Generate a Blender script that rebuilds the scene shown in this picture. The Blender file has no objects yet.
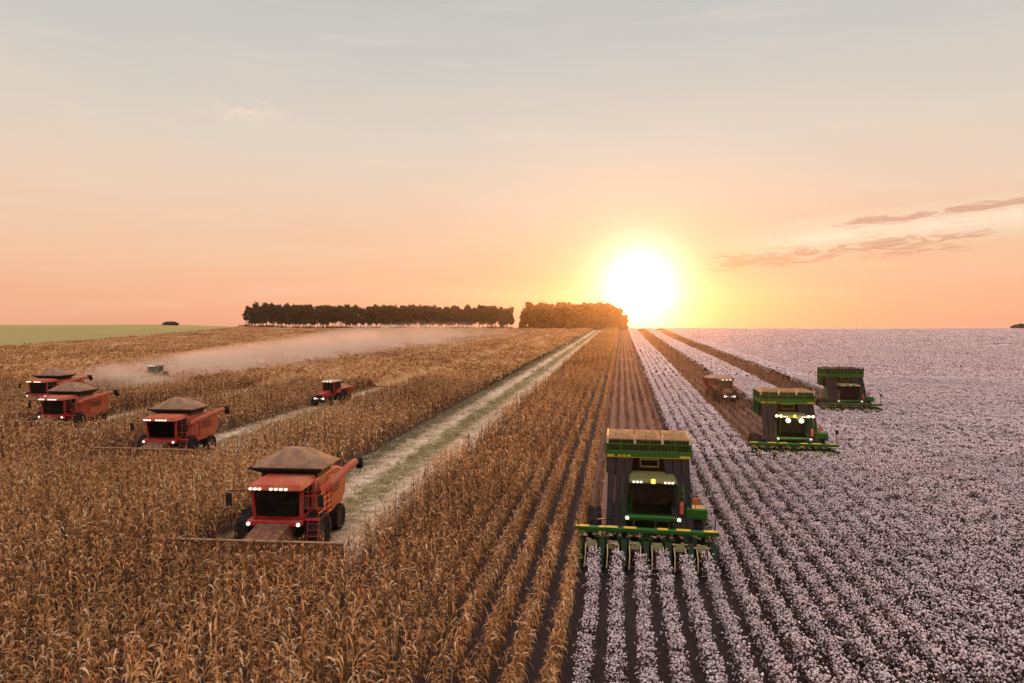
import bpy, bmesh, math, random
import numpy as np
from mathutils import Vector, Matrix, noise
R = math.radians
random.seed(7)
rng = np.random.default_rng(11)
sc = bpy.context.scene
col = sc.collection

# ------------------------------------------------------------------ camera
CAMH = 11.0
YAW, PITCH = R(9.11), R(2.356)
cam_d = bpy.data.cameras.new('camera'); cam = bpy.data.objects.new('camera', cam_d); col.objects.link(cam)
cam.location = (0, 0, CAMH); cam.rotation_euler = (R(90) - PITCH, 0, YAW)
cam_d.sensor_width = 36; cam_d.lens = 24.01; cam_d.clip_start = .1; cam_d.clip_end = 9000
sc.camera = cam
FX, FY = -math.sin(YAW), math.cos(YAW)          # horizontal view direction
def dep(x, y): return FX * x + FY * y            # distance along the view
def lat(x, y): return FY * x - FX * y            # distance to the right of it

# ------------------------------------------------------------------ light
SUN_EL, SUN_AZ = R(2.08), R(1.48)
sun_dir = Vector((math.sin(SUN_AZ) * math.cos(SUN_EL), math.cos(SUN_AZ) * math.cos(SUN_EL), math.sin(SUN_EL)))
SUN_STRENGTH, SKY_STRENGTH, EXPOSURE = 4.2, 0.012, 0.0
HAZE_DENSITY, HAZE_G = 0.00009, 0.86
sd = bpy.data.lights.new('sun', 'SUN'); sun = bpy.data.objects.new('sun', sd); col.objects.link(sun)
sd.energy = SUN_STRENGTH; sd.angle = R(1.0); sd.color = (1.0, .36, .08)
sun.rotation_euler = (-sun_dir).to_track_quat('-Z', 'Y').to_euler()
sun.location = (30, 300, 60)

def lin(r, g, b):
    f = lambda c: (c / 255 / 12.92) if c / 255 <= .04045 else ((c / 255 + .055) / 1.055) ** 2.4
    return (f(r), f(g), f(b), 1)

class NT:
    """small helper to wire shader nodes"""
    def __init__(s, tree): s.t = tree; s.n = tree.nodes; s.l = tree.links
    def node(s, typ, **kw):
        n = s.n.new(typ)
        for k, v in kw.items(): setattr(n, k, v)
        return n
    def put(s, sock, v):
        if isinstance(v, bpy.types.NodeSocket): s.l.new(v, sock)
        elif v is not None: sock.default_value = v
    def math(s, op, a, b=None, c=None, clamp=False):
        n = s.node('ShaderNodeMath', operation=op, use_clamp=clamp)
        for i, v in enumerate((a, b, c)): s.put(n.inputs[i], v)
        return n.outputs[0]
    def mix(s, fac, a, b, blend='MIX'):
        n = s.node('ShaderNodeMix', data_type='RGBA', blend_type=blend)
        s.put(n.inputs[0], fac); s.put(n.inputs[6], a); s.put(n.inputs[7], b)
        return n.outputs[2]
    def ramp(s, fac, stops, interp='LINEAR'):
        n = s.node('ShaderNodeValToRGB'); e = n.color_ramp.elements; n.color_ramp.interpolation = interp
        while len(e) < len(stops): e.new(.5)
        for i, (p, c) in enumerate(stops):
            e[i].position = p; e[i].color = c if len(c) == 4 else (*c, 1)
        s.put(n.inputs[0], fac)
        return n.outputs[0]
    def rng(s, v, a, b, c=0., d=1., smooth=False):
        n = s.node('ShaderNodeMapRange', interpolation_type='SMOOTHSTEP' if smooth else 'LINEAR')
        for i, x in enumerate((v, a, b, c, d)): s.put(n.inputs[i], x)
        return n.outputs[0]
    def noise(s, vec, scale, detail=3., rough=.55, dist=0.):
        n = s.node('ShaderNodeTexNoise')
        if vec is not None: s.l.new(vec, n.inputs['Vector'])
        n.inputs['Scale'].default_value = scale; n.inputs['Detail'].default_value = detail
        n.inputs['Roughness'].default_value = rough; n.inputs['Distortion'].default_value = dist
        return n.outputs['Fac']
    def mapping(s, vec, scale):
        n = s.node('ShaderNodeMapping'); s.l.new(vec, n.inputs[0]); n.inputs['Scale'].default_value = scale
        return n.outputs[0]
    def combine(s, x, y, z):
        n = s.node('ShaderNodeCombineXYZ')
        for i, v in enumerate((x, y, z)): s.put(n.inputs[i], v)
        return n.outputs[0]

def build_world():
    w = bpy.data.worlds.new('World'); sc.world = w; w.use_nodes = True
    N = NT(w.node_tree); N.n.clear()
    out = N.node('ShaderNodeOutputWorld')
    sky = N.node('ShaderNodeTexSky', sky_type='NISHITA')
    sky.sun_disc = False; sky.sun_elevation = SUN_EL; sky.sun_rotation = SUN_AZ
    sky.air_density = 1.0; sky.dust_density = 0.6; sky.ozone_density = 1.0
    b1 = N.node('ShaderNodeBackground'); N.l.new(sky.outputs[0], b1.inputs[0]); b1.inputs[1].default_value = SKY_STRENGTH
    tc = N.node('ShaderNodeTexCoord'); v = tc.outputs['Generated']
    sep = N.node('ShaderNodeSeparateXYZ'); N.l.new(v, sep.inputs[0])
    el = N.math('MULTIPLY', N.math('ARCSINE', sep.outputs[2]), 180 / math.pi)
    az = N.math('MULTIPLY', N.math('ARCTAN2', sep.outputs[0], sep.outputs[1]), 180 / math.pi)   # 0 along the crop rows, + to the right
    # slow unevenness of thin high cloud
    ve = N.combine(N.math('MULTIPLY', az, .035), N.math('MULTIPLY', el, .16), 0.)
    n1 = N.noise(ve, 1.3, 6., .6, .6)
    el2 = N.math('ADD', el, N.math('MULTIPLY', N.math('SUBTRACT', n1, .5), 5.))
    u = N.rng(el2, -2, 62)
    P = lambda e: (e + 2) / 64
    base = N.ramp(u, [(0, lin(239, 170, 139)), (P(.3), lin(246, 178, 145)), (P(2.5), lin(248, 187, 154)), (P(5), lin(248, 199, 165)),
                      (P(9.5), lin(243, 211, 186)), (P(14), lin(230, 214, 198)), (P(20), lin(210, 206, 199)), (P(27), lin(196, 197, 196)), (P(44), (1.05, .93, .97, 1)), (P(62), (1.9, 1.55, 1.62, 1))])
    streak = N.noise(N.combine(N.math('MULTIPLY', az, .05), N.math('MULTIPLY', el, .55), 3.), 1.6, 5., .6, .4)
    base = N.mix(N.rng(streak, .52, .8, 0., .20), base, lin(252, 230, 212))
    # cloud bank low on the right
    cv = N.combine(N.math('MULTIPLY', az, .22), N.math('MULTIPLY', N.math('SUBTRACT', el, N.math('MULTIPLY', az, .07)), 1.15), 7.3)
    cn = N.noise(cv, 1.5, 9., .66, 1.3)
    elc = N.math('SUBTRACT', el, N.math('MULTIPLY', N.math('SUBTRACT', az, 17.), .07))
    def band(c, h, a0, a1, a2, a3):
        e = N.math('SUBTRACT', 1., N.math('MULTIPLY', N.math('ABSOLUTE', N.math('SUBTRACT', elc, c)), 1 / h), clamp=True)
        return N.math('MULTIPLY', e, N.math('MULTIPLY', N.rng(az, a0, a1, smooth=True), N.rng(az, a2, a3, 1., 0., smooth=True)))
    pale = band(5.9, 1.7, 6, 15, 60, 80)
    pale = N.math('MULTIPLY', pale, N.rng(cn, .22, .52, smooth=True))
    base = N.mix(N.math('MULTIPLY', pale, .95), base, lin(255, 232, 204))
    dk = N.math('MAXIMUM', band(4.65, 1.15, 3.5, 9, 24, 28), band(6.7, .6, 14, 19, 50, 70))
    dk = N.rng(N.math('MULTIPLY', dk, N.rng(cn, .40, .60)), .06, .62, smooth=True)
    base = N.mix(N.math('MULTIPLY', dk, .72), base, lin(212, 150, 126))
    # small bright cloudlet, upper left
    ca = N.math('DIVIDE', N.math('SUBTRACT', az, -30.), 3.4); ce = N.math('DIVIDE', N.math('SUBTRACT', el, 15.2), 1.1)
    cl = N.math('SUBTRACT', 1., N.math('SQRT', N.math('ADD', N.math('MULTIPLY', ca, ca), N.math('MULTIPLY', ce, ce))), clamp=True)
    cl = N.math('MULTIPLY', cl, N.rng(N.noise(N.combine(N.math('MULTIPLY', az, .5), el, 1.), 1.1, 5., .6), .42, .62))
    base = N.mix(N.math('MULTIPLY', cl, .9), base, lin(255, 226, 204))
    # the sun and its aureole
    dt = N.node('ShaderNodeVectorMath', operation='DOT_PRODUCT'); N.l.new(v, dt.inputs[0]); dt.inputs[1].default_value = sun_dir
    th = N.math('MULTIPLY', N.math('ARCCOSINE', N.math('MINIMUM', dt.outputs['Value'], 1.)), 180 / math.pi)
    def fall(w_, p):
        return N.math('EXPONENT', N.math('MULTIPLY', N.math('POWER', N.math('DIVIDE', th, w_), p), -1.))
    def term(f, c, k):
        n = N.node('ShaderNodeVectorMath', operation='SCALE'); n.inputs[0].default_value = c[:3]
        N.l.new(N.math('MULTIPLY', f, k), n.inputs['Scale']); return n.outputs[0]
    def add(a, b):
        n = N.node('ShaderNodeVectorMath', operation='ADD'); N.l.new(a, n.inputs[0]); N.l.new(b, n.inputs[1]); return n.outputs[0]
    g = add(base, term(fall(2.3, 1.45), (1, .85, .62), 3.6))
    b2 = N.node('ShaderNodeBackground'); N.l.new(g, b2.inputs[0]); b2.inputs[1].default_value = .93
    ad = N.node('ShaderNodeAddShader'); N.l.new(b1.outputs[0], ad.inputs[0]); N.l.new(b2.outputs[0], ad.inputs[1])
    N.l.new(ad.outputs[0], out.inputs[0])
build_world()

sc.view_settings.view_transform = 'Standard'; sc.view_settings.look = 'None'
sc.view_settings.exposure = EXPOSURE; sc.view_settings.gamma = 1; sc.view_settings.use_curve_mapping = False
cy = sc.cycles
cy.max_bounces = 6; cy.diffuse_bounces = 3; cy.glossy_bounces = 2; cy.transmission_bounces = 4; cy.volume_bounces = 1; cy.transparent_max_bounces = 8

# ------------------------------------------------------------------ object helpers
def tag(o, label=None, cat=None, group=None, kind=None):
    for k, v in (('label', label), ('category', cat), ('group', group), ('kind', kind)):
        if v: o[k] = v
    return o
def empty(name, loc=(0, 0, 0), rz=0):
    o = bpy.data.objects.new(name, None); col.objects.link(o); o.location = loc; o.rotation_euler = (0, 0, rz); return o
def obj(name, bm, mat, parent=None, smooth=False):
    me = bpy.data.meshes.new(name)
    bmesh.ops.recalc_face_normals(bm, faces=bm.faces[:])
    bm.to_mesh(me); bm.free()
    if smooth:
        me.polygons.foreach_set('use_smooth', [True] * len(me.polygons))
    me.materials.append(mat)
    o = bpy.data.objects.new(name, me); col.objects.link(o)
    if parent: o.parent = parent
    return o
def kids(o): return [c for c in list(bpy.data.objects) if c.parent == o]
def copy_tree(o, parent=None):
    c = o.copy(); col.objects.link(c); c.parent = parent
    for k in kids(o): copy_tree(k, c)
    return c
def np_mesh(name, V, F, mat, tint=None, smooth=False):
    """V (n,3), F (m,k) one polygon size; or a list of such F"""
    me = bpy.data.meshes.new(name)
    Fs = F if isinstance(F, list) else [F]
    Fs = [f for f in Fs if len(f)]
    loops = np.concatenate([f.ravel() for f in Fs]).astype(np.int32)
    tot = np.concatenate([np.full(len(f), f.shape[1], np.int32) for f in Fs])
    start = np.concatenate([[0], np.cumsum(tot)[:-1]]).astype(np.int32)
    me.vertices.add(len(V)); me.vertices.foreach_set('co', np.ascontiguousarray(V, np.float32).ravel())
    me.loops.add(len(loops)); me.loops.foreach_set('vertex_index', loops)
    me.polygons.add(len(tot)); me.polygons.foreach_set('loop_start', start); me.polygons.foreach_set('loop_total', tot)
    if smooth: me.polygons.foreach_set('use_smooth', np.ones(len(tot), bool))
    if tint is not None:
        a = me.attributes.new('tint', 'FLOAT', 'POINT'); a.data.foreach_set('value', np.ascontiguousarray(tint, np.float32))
    me.update(calc_edges=True); me.validate()
    me.materials.append(mat)
    o = bpy.data.objects.new(name, me); col.objects.link(o); return o

# shapes added to a bmesh
def box(bm, x0, x1, y0, y1, z0, z1, bev=.025):
    r = bmesh.ops.create_cube(bm, size=1, matrix=Matrix.Translation(((x0 + x1) / 2, (y0 + y1) / 2, (z0 + z1) / 2)) @ Matrix.Diagonal((x1 - x0, y1 - y0, z1 - z0, 1)))
    if bev:
        bev = min(bev, .3 * min(x1 - x0, y1 - y0, z1 - z0))
        es = list({e for v in r['verts'] for e in v.link_edges})
        bmesh.ops.bevel(bm, geom=es, offset=bev, segments=1, affect='EDGES', profile=.5)
def hexa(bm, lo, hi, bev=.0):
    """two quads (4 points each, same winding) joined to a solid"""
    vs = [bm.verts.new(p) for p in list(lo) + list(hi)]
    fs = [bm.faces.new([vs[i] for i in f]) for f in ((3, 2, 1, 0), (4, 5, 6, 7), (0, 1, 5, 4), (1, 2, 6, 5), (2, 3, 7, 6), (3, 0, 4, 7))]
    if bev:
        bmesh.ops.bevel(bm, geom=list({e for f in fs for e in f.edges}), offset=bev, segments=1, affect='EDGES', profile=.5)
def prism(bm, poly, x0, x1, bev=.02):
    """polygon of (y,z) swept along x"""
    a = [bm.verts.new((x0, y, z)) for y, z in poly]; b = [bm.verts.new((x1, y, z)) for y, z in poly]
    n = len(poly); fs = [bm.faces.new(a), bm.faces.new(b[::-1])]
    for i in range(n): fs.append(bm.faces.new((a[i], b[i], b[(i + 1) % n], a[(i + 1) % n])))
    if bev: bmesh.ops.bevel(bm, geom=list({e for f in fs for e in f.edges}), offset=bev, segments=1, affect='EDGES', profile=.5)
def tube(bm, pts, r, n=8):
    pts = [Vector(p) for p in pts]; rs = r if isinstance(r, (list, tuple)) else [r] * len(pts); rings = []
    for i, p in enumerate(pts):
        d = (pts[min(i + 1, len(pts) - 1)] - pts[max(i - 1, 0)]).normalized()
        a = d.cross(Vector((0, 0, 1)) if abs(d.z) < .9 else Vector((1, 0, 0))).normalized(); b = d.cross(a)
        rings.append([bm.verts.new(p + rs[i] * (math.cos(t) * a + math.sin(t) * b)) for t in (2 * math.pi * k / n for k in range(n))])
    for q in range(len(rings) - 1):
        for k in range(n): bm.faces.new((rings[q][k], rings[q][(k + 1) % n], rings[q + 1][(k + 1) % n], rings[q + 1][k]))
    bm.faces.new(rings[0][::-1]); bm.faces.new(rings[-1])
def lathe_x(bm, prof, cx, cy_, cz, n=28):
    """profile of (offset along x, radius) spun about an axle along x"""
    rings = [[bm.verts.new((cx + o, cy_ + r * math.cos(2 * math.pi * k / n), cz + r * math.sin(2 * math.pi * k / n))) for k in range(n)] for o, r in prof]
    for q in range(len(rings) - 1):
        for k in range(n): bm.faces.new((rings[q][k], rings[q][(k + 1) % n], rings[q + 1][(k + 1) % n], rings[q + 1][k]))
    bm.faces.new(rings[0][::-1]); bm.faces.new(rings[-1])
def disc_y(bm, cx, y, cz, r, depth=.06, n=14):
    """round lamp facing -y"""
    a = [bm.verts.new((cx + r * math.cos(2 * math.pi * k / n), y, cz + r * math.sin(2 * math.pi * k / n))) for k in range(n)]
    b = [bm.verts.new((cx + r * math.cos(2 * math.pi * k / n), y + depth, cz + r * math.sin(2 * math.pi * k / n))) for k in range(n)]
    bm.faces.new(a); bm.faces.new(b[::-1])
    for k in range(n): bm.faces.new((a[k], a[(k + 1) % n], b[(k + 1) % n], b[k]))
BM = bmesh.new

# ------------------------------------------------------------------ materials
def mat_new(name):
    m = bpy.data.materials.new(name); m.use_nodes = True; N = NT(m.node_tree); N.n.clear()
    out = N.node('ShaderNodeOutputMaterial'); return m, N, out
def princ(N, out, **kw):
    p = N.node('ShaderNodeBsdfPrincipled')
    for k, v in kw.items(): N.put(p.inputs[k.replace('_', ' ')], v)
    N.l.new(p.outputs[0], out.inputs[0]); return p
def paint(name, c, rough=.42, dirt=(.20, .13, .08), amt=.5, scale=2.2, metallic=0., spec=.3):
    m, N, out = mat_new(name); tc0 = N.node('ShaderNodeTexCoord').outputs['Object']
    av = N.node('ShaderNodeVectorMath', operation='ADD'); oi = N.node('ShaderNodeObjectInfo').outputs['Random']; rr = N.math('MULTIPLY', oi, 60.)
    N.l.new(tc0, av.inputs[0]); N.l.new(N.combine(rr, rr, rr), av.inputs[1]); tc = av.outputs[0]     # every copy wears its dirt differently
    n = N.noise(tc, scale, 6., .65); n2 = N.noise(N.mapping(tc, (3, 3, .6)), scale * 2.2, 4., .6)
    f = N.rng(N.math('ADD', n, N.math('MULTIPLY', n2, .5)), .62, 1.05, 0., amt, True)
    cc = N.mix(f, (*c, 1), (*dirt, 1))
    bmp = N.node('ShaderNodeBump'); bmp.inputs['Strength'].default_value = .12; bmp.inputs['Distance'].default_value = .02; N.l.new(n2, bmp.inputs['Height'])
    princ(N, out, Base_Color=cc, Roughness=N.rng(f, 0., .5, rough, min(.9, rough + .35)), Metallic=metallic, Normal=bmp.outputs[0], Specular_IOR_Level=spec)
    return m
def emit(name, c, k):
    m, N, out = mat_new(name); e = N.node('ShaderNodeEmission'); e.inputs[0].default_value = (*c, 1); e.inputs[1].default_value = k
    N.l.new(e.outputs[0], out.inputs[0]); return m
def leafy(name, stops, trans=.35, rough=.7, k=.9, vary=.14):
    """dry leaf: colour picked by the per-leaf tint, light passes through"""
    m, N, out = mat_new(name); a = N.node('ShaderNodeAttribute', attribute_name='tint')
    tc = N.node('ShaderNodeTexCoord').outputs['Object']
    big = N.noise(tc, .06, 3., .5)
    t = N.math('ADD', a.outputs['Fac'], N.rng(big, .3, .7, -vary, vary), clamp=True)
    c = N.ramp(t, stops)
    d = N.node('ShaderNodeBsdfPrincipled'); N.l.new(c, d.inputs['Base Color']); d.inputs['Roughness'].default_value = rough
    d.inputs['Specular IOR Level'].default_value = .25
    tr = N.node('ShaderNodeBsdfTranslucent'); N.l.new(c, tr.inputs[0])
    mx = N.node('ShaderNodeMixShader'); mx.inputs[0].default_value = trans
    N.l.new(d.outputs[0], mx.inputs[1]); N.l.new(tr.outputs[0], mx.inputs[2]); N.l.new(mx.outputs[0], out.inputs[0]); return m
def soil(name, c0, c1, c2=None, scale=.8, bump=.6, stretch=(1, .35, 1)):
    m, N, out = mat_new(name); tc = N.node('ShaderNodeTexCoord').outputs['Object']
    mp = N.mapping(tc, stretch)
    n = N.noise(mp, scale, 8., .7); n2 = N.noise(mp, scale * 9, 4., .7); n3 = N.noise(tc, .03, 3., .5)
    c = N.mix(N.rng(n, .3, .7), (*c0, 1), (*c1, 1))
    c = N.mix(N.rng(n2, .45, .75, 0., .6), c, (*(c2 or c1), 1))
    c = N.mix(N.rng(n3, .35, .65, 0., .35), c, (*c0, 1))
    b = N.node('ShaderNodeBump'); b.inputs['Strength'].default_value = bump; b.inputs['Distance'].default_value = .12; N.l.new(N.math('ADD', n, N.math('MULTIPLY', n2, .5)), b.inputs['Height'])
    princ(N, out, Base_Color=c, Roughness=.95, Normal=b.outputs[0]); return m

M = {}
M['red'] = paint('red_paint', (.36, .018, .016), .42, (.36, .15, .08), .5)
M['red_dusty'] = paint('dusty_red_paint', (.42, .070, .028), .55, (.46, .23, .12), .8, 1.3)
M['chaff'] = paint('chaff_covered_metal', (.12, .045, .028), .8, (.34, .19, .085), .9, 4.)
M['chaff_pale'] = paint('pale_chaff_covered_metal', (.40, .26, .15), .8, (.22, .13, .07), .9, 4.)
M['red_dark'] = paint('dark_red_paint', (.22, .012, .016), .5, (.16, .08, .05), .5)
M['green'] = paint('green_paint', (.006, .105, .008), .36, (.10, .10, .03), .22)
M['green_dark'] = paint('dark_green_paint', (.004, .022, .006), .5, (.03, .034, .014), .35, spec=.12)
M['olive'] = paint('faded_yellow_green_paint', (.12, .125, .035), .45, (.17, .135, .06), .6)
M['yellow'] = paint('yellow_paint', (.62, .46, .03), .45, (.30, .22, .08), .35)
M['tan'] = paint('tan_sheet_metal', (.52, .36, .20), .55, (.62, .48, .32), .6)
M['cream'] = paint('cream_paint', (.70, .58, .44), .5, (.45, .32, .2), .5)
M['black'] = paint('black_frame_paint', (.018, .017, .018), .5, (.10, .07, .05), .4, spec=.12)
M['duct'] = paint('grey_brown_duct_plastic', (.022, .019, .022), .7, (.07, .05, .04), .4, spec=.08)
M['rubber'] = paint('tyre_rubber', (.012, .012, .014), .8, (.11, .07, .05), .5, 3., spec=.1)
M['steel'] = paint('worn_steel', (.45, .40, .35), .45, (.40, .27, .17), .6, 3., .5)
M['seat'] = paint('grey_seat_fabric', (.10, .095, .09), .8, (.14, .1, .08), .3)
M['rust'] = paint('rust_brown_paint', (.15, .052, .032), .6, (.26, .15, .09), .6)
M['orange'] = paint('orange_red_paint', (.55, .09, .04), .45, (.3, .15, .1), .4)
M['lamp_white'] = emit('lit_lamp_white', (1, .90, .72), 1.7)
M['lamp_warm'] = emit('lit_lamp_warm', (1, .84, .40), 6)
M['lamp_soft'] = emit('lit_lamp_soft', (1, .88, .70), 1.3)
M['beacon'] = emit('lit_beacon_yellow', (1, .72, .12), 1.6)
def glass():
    m, N, out = mat_new('tinted_cab_glass')
    g = N.node('ShaderNodeBsdfPrincipled'); g.inputs['Base Color'].default_value = (.006, .008, .010, 1); g.inputs['Roughness'].default_value = .06
    t = N.node('ShaderNodeBsdfTransparent'); t.inputs[0].default_value = (.34, .40, .42, 1)
    mx = N.node('ShaderNodeMixShader'); mx.inputs[0].default_value = .14
    N.l.new(g.outputs[0], mx.inputs[1]); N.l.new(t.outputs[0], mx.inputs[2]); N.l.new(mx.outputs[0], out.inputs[0]); return m
M['glass'] = glass()
def mottled(name, a, b, scale, rough=.9, bump=.5, c=None):
    m, N, out = mat_new(name); tc = N.node('ShaderNodeTexCoord').outputs['Object']
    n = N.noise(tc, scale, 6., .7); n2 = N.noise(tc, scale * .18, 3., .5)
    cc = N.mix(N.rng(n, .35, .65), (*a, 1), (*b, 1))
    if c: cc = N.mix(N.rng(n2, .4, .65), cc, (*c, 1))
    bp = N.node('ShaderNodeBump'); bp.inputs['Strength'].default_value = bump; bp.inputs['Distance'].default_value = .05; N.l.new(n, bp.inputs['Height'])
    princ(N, out, Base_Color=cc, Roughness=rough, Normal=bp.outputs[0], Specular_IOR_Level=.12); return m
M['grain'] = mottled('heaped_maize_grain', (.27, .155, .085), (.40, .25, .14), 9, c=(.21, .13, .09))
M['lint'] = mottled('seed_cotton_load', (.24, .13, .085), (.50, .34, .24), 4)
M['screen'] = mottled('sun_tinted_basket_screen', (.16, .085, .035), (.42, .25, .11), 6)  # tan orange of sunlight through the cotton load, painted into the screen
M['screen_dark'] = mottled('dark_brown_basket_screen', (.045, .032, .016), (.10, .07, .035), 9)
M['basket_mesh'] = mottled('dark_basket_side_screen', (.006, .012, .006), (.022, .028, .014), 18)
M['corn'] = leafy('dry_maize_leaf', [(0, (.050, .026, .014)), (.3, (.21, .098, .036)), (.6, (.56, .280, .094)), (.85, (.76, .47, .20)), (1, (.82, .64, .40))], .40)
M['cotton'] = leafy('open_cotton_boll', [(0, (.035, .018, .015)), (.22, (.075, .040, .030)), (.45, (.15, .085, .06)), (.5, (.60, .44, .43)), (.72, (.86, .73, .73)), (1, (.95, .88, .87))], .26, .9, vary=.03)
M['stalk'] = leafy('picked_cotton_stalk', [(0, (.075, .036, .026)), (.5, (.20, .095, .055)), (.85, (.34, .19, .11)), (1, (.62, .52, .44))], .2)
M['straw'] = leafy('maize_stubble_and_straw', [(0, (.115, .10, .026)), (.3, (.23, .19, .06)), (.5, (.36, .27, .12)), (.75, (.66, .50, .32)), (1, (.88, .76, .58))], .25)
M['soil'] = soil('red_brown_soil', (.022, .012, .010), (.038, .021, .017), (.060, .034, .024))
M['soil_picked'] = soil('picked_field_soil', (.16, .082, .054), (.22, .115, .075), (.30, .18, .12), 1.2)
M['green_field'] = soil('green_pasture', (.25, .215, .045), (.36, .29, .075), (.31, .245, .08), .03, .3, (.3, 1.5, 1))
def trackmat():
    m, N, out = mat_new('combined_track_ground'); tc = N.node('ShaderNodeTexCoord').outputs['Object']
    sp = N.node('ShaderNodeSeparateXYZ'); N.l.new(tc, sp.inputs[0])
    n = N.noise(N.mapping(tc, (1, .25, 1)), 1.2, 7., .7); n2 = N.noise(N.mapping(tc, (1, .4, 1)), 9., 4., .7)
    x = N.math('ADD', sp.outputs[0], N.math('MULTIPLY', N.math('SUBTRACT', n, .5), 2.4))
    u = N.rng(x, -4.2, 4.2)
    c = N.ramp(u, [(0, (.085, .075, .030)), (.16, (.10, .085, .034)), (.24, (.50, .38, .23)), (.36, (.74, .60, .42)), (.44, (.24, .20, .070)), (.60, (.24, .20, .070)),  # dark left edge: green stubble with shade painted in
                   (.68, (.58, .45, .29)), (.84, (.80, .66, .47)), (.95, (.26, .18, .09)), (1, (.13, .08, .04))])
    c = N.mix(N.rng(n2, .45, .75, 0., .65), c, (.14, .105, .045, 1))
    b = N.node('ShaderNodeBump'); b.inputs['Strength'].default_value = .7; b.inputs['Distance'].default_value = .1; N.l.new(n2, b.inputs['Height'])
    princ(N, out, Base_Color=c, Roughness=.95, Normal=b.outputs[0]); return m
M['track'] = trackmat()
M['foliage'] = leafy('eucalyptus_foliage', [(0, (.034, .027, .014)), (.5, (.085, .060, .028)), (1, (.15, .10, .048))], .4)
M['foliage_sun_glow'] = leafy('sun_glow_painted_foliage', [(0, (.16, .060, .014)), (.5, (.38, .135, .026)), (1, (.54, .21, .045))], .78)  # sun glare over the clump is put into the orange leaf colour
M['bark'] = mottled('tree_bark', (.10, .065, .045), (.20, .14, .10), 3)
M['hill'] = soil('distant_hills', (.10, .09, .06), (.14, .12, .08), None, .01, .1, (1, 1, 1))

# ------------------------------------------------------------------ terrain
def sstep(a, b, x):
    t = np.clip((x - a) / (b - a), 0, 1); return t * t * (3 - 2 * t)
def ground_z(x, y):
    x = np.asarray(x, float); y = np.asarray(y, float)
    v = FX * x + FY * y; s = FY * x - FX * y
    t = np.clip(v - 430, 0, None); K = 2.37e-4
    t1 = np.minimum(t, 110)
    z = -K * t1 ** 2
    z = z - 2 * K * 110 * np.clip(t - 110, 0, None)
    z = z + 3.5 * sstep(-135, -250, s) * sstep(200, 440, v) * (1 - sstep(470, 640, v))
    z = z + .22 * np.sin(x * .021 + 1) * np.sin(y * .017) * sstep(90, 200, v)
    return z
def pos(x, y, z=0): return (x, y, float(ground_z(x, y)) + z)

def make_ground():
    vs = np.concatenate([np.linspace(-60, 400, 93), np.linspace(408, 580, 44)])
    ss = np.concatenate([np.linspace(-900, -620, 8), np.linspace(-600, 600, 161), np.linspace(620, 900, 8)])
    Vv, Ss = np.meshgrid(vs, ss, indexing='ij')
    X = FX * Vv + FY * Ss; Y = FY * Vv - FX * Ss
    V = np.stack([X, Y, ground_z(X, Y)], -1).reshape(-1, 3)
    n, m = Vv.shape; i = np.arange(n * m).reshape(n, m)
    F = np.stack([i[:-1, :-1], i[:-1, 1:], i[1:, 1:], i[1:, :-1]], -1).reshape(-1, 4)
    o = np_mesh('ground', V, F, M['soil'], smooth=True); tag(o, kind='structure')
make_ground()
def strip(name, mat, x0, x1, y0, y1, up, origin=None, nx=6, step=5):
    ys = np.linspace(y0, y1, max(2, int((y1 - y0) / step))); xs = np.linspace(x0, x1, nx)
    Xg, Yg = np.meshgrid(xs, ys, indexing='ij'); Z = ground_z(Xg, Yg) + up
    ox, oy = origin or (0, 0)
    V = np.stack([Xg - ox, Yg - oy, Z], -1).reshape(-1, 3); n, m = Xg.shape; i = np.arange(n * m).reshape(n, m)
    F = np.stack([i[:-1, :-1], i[1:, :-1], i[1:, 1:], i[:-1, 1:]], -1).reshape(-1, 4)
    o = np_mesh(name, V, F, mat, smooth=True); o.location = (ox, oy, 0); tag(o, kind='structure'); return o

# lanes already harvested: (centre x, half width, y where the header stands)
ROW = .935
COMBINES = [(-15.35, 28.4), (-33.5, 45.3), (-51.2, 54.6), (-66.0, 68.4)]
LANES = COMBINES + [(-73.6, 94.0)]           # the last one is opened by a tractor
PICKERS = [(1.1, 29.9), (12.3, 51.5), (23.55, 75.3)]
HEADHALF = 3.85
BLOCK = 3 * ROW
for cx, cyy in LANES: strip('stubble_path', M['track'], cx - (4.15 if cx > -20 else 3.3), cx + (4.15 if cx > -20 else 3.3), cyy - 2.2, 560, .02, (cx, 0), 8)
for cx, cyy in PICKERS: strip('picked_strip', M['soil_picked'], cx - BLOCK, cx + BLOCK, cyy - .4, 540, .02)
def green_mask(x, y): return (lat(x, y) < -153 - .10 * (dep(x, y) - 207)) & (dep(x, y) > 207)
def make_green():
    vs = np.linspace(207, 570, 80); tt = np.linspace(0, 1, 140)
    Vv, Tt = np.meshgrid(vs, tt, indexing='ij'); Ss = -880 + Tt * (880 - 153 - .10 * (Vv - 207)); X = FX * Vv + FY * Ss; Y = FY * Vv - FX * Ss
    V = np.stack([X, Y, ground_z(X, Y) + .12], -1).reshape(-1, 3); n, m = Vv.shape; i = np.arange(n * m).reshape(n, m)
    F = np.stack([i[:-1, :-1], i[:-1, 1:], i[1:, 1:], i[1:, :-1]], -1).reshape(-1, 4)
    tag(np_mesh('green_field', V, F, M['green_field'], smooth=True), kind='structure')
make_green()

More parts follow.
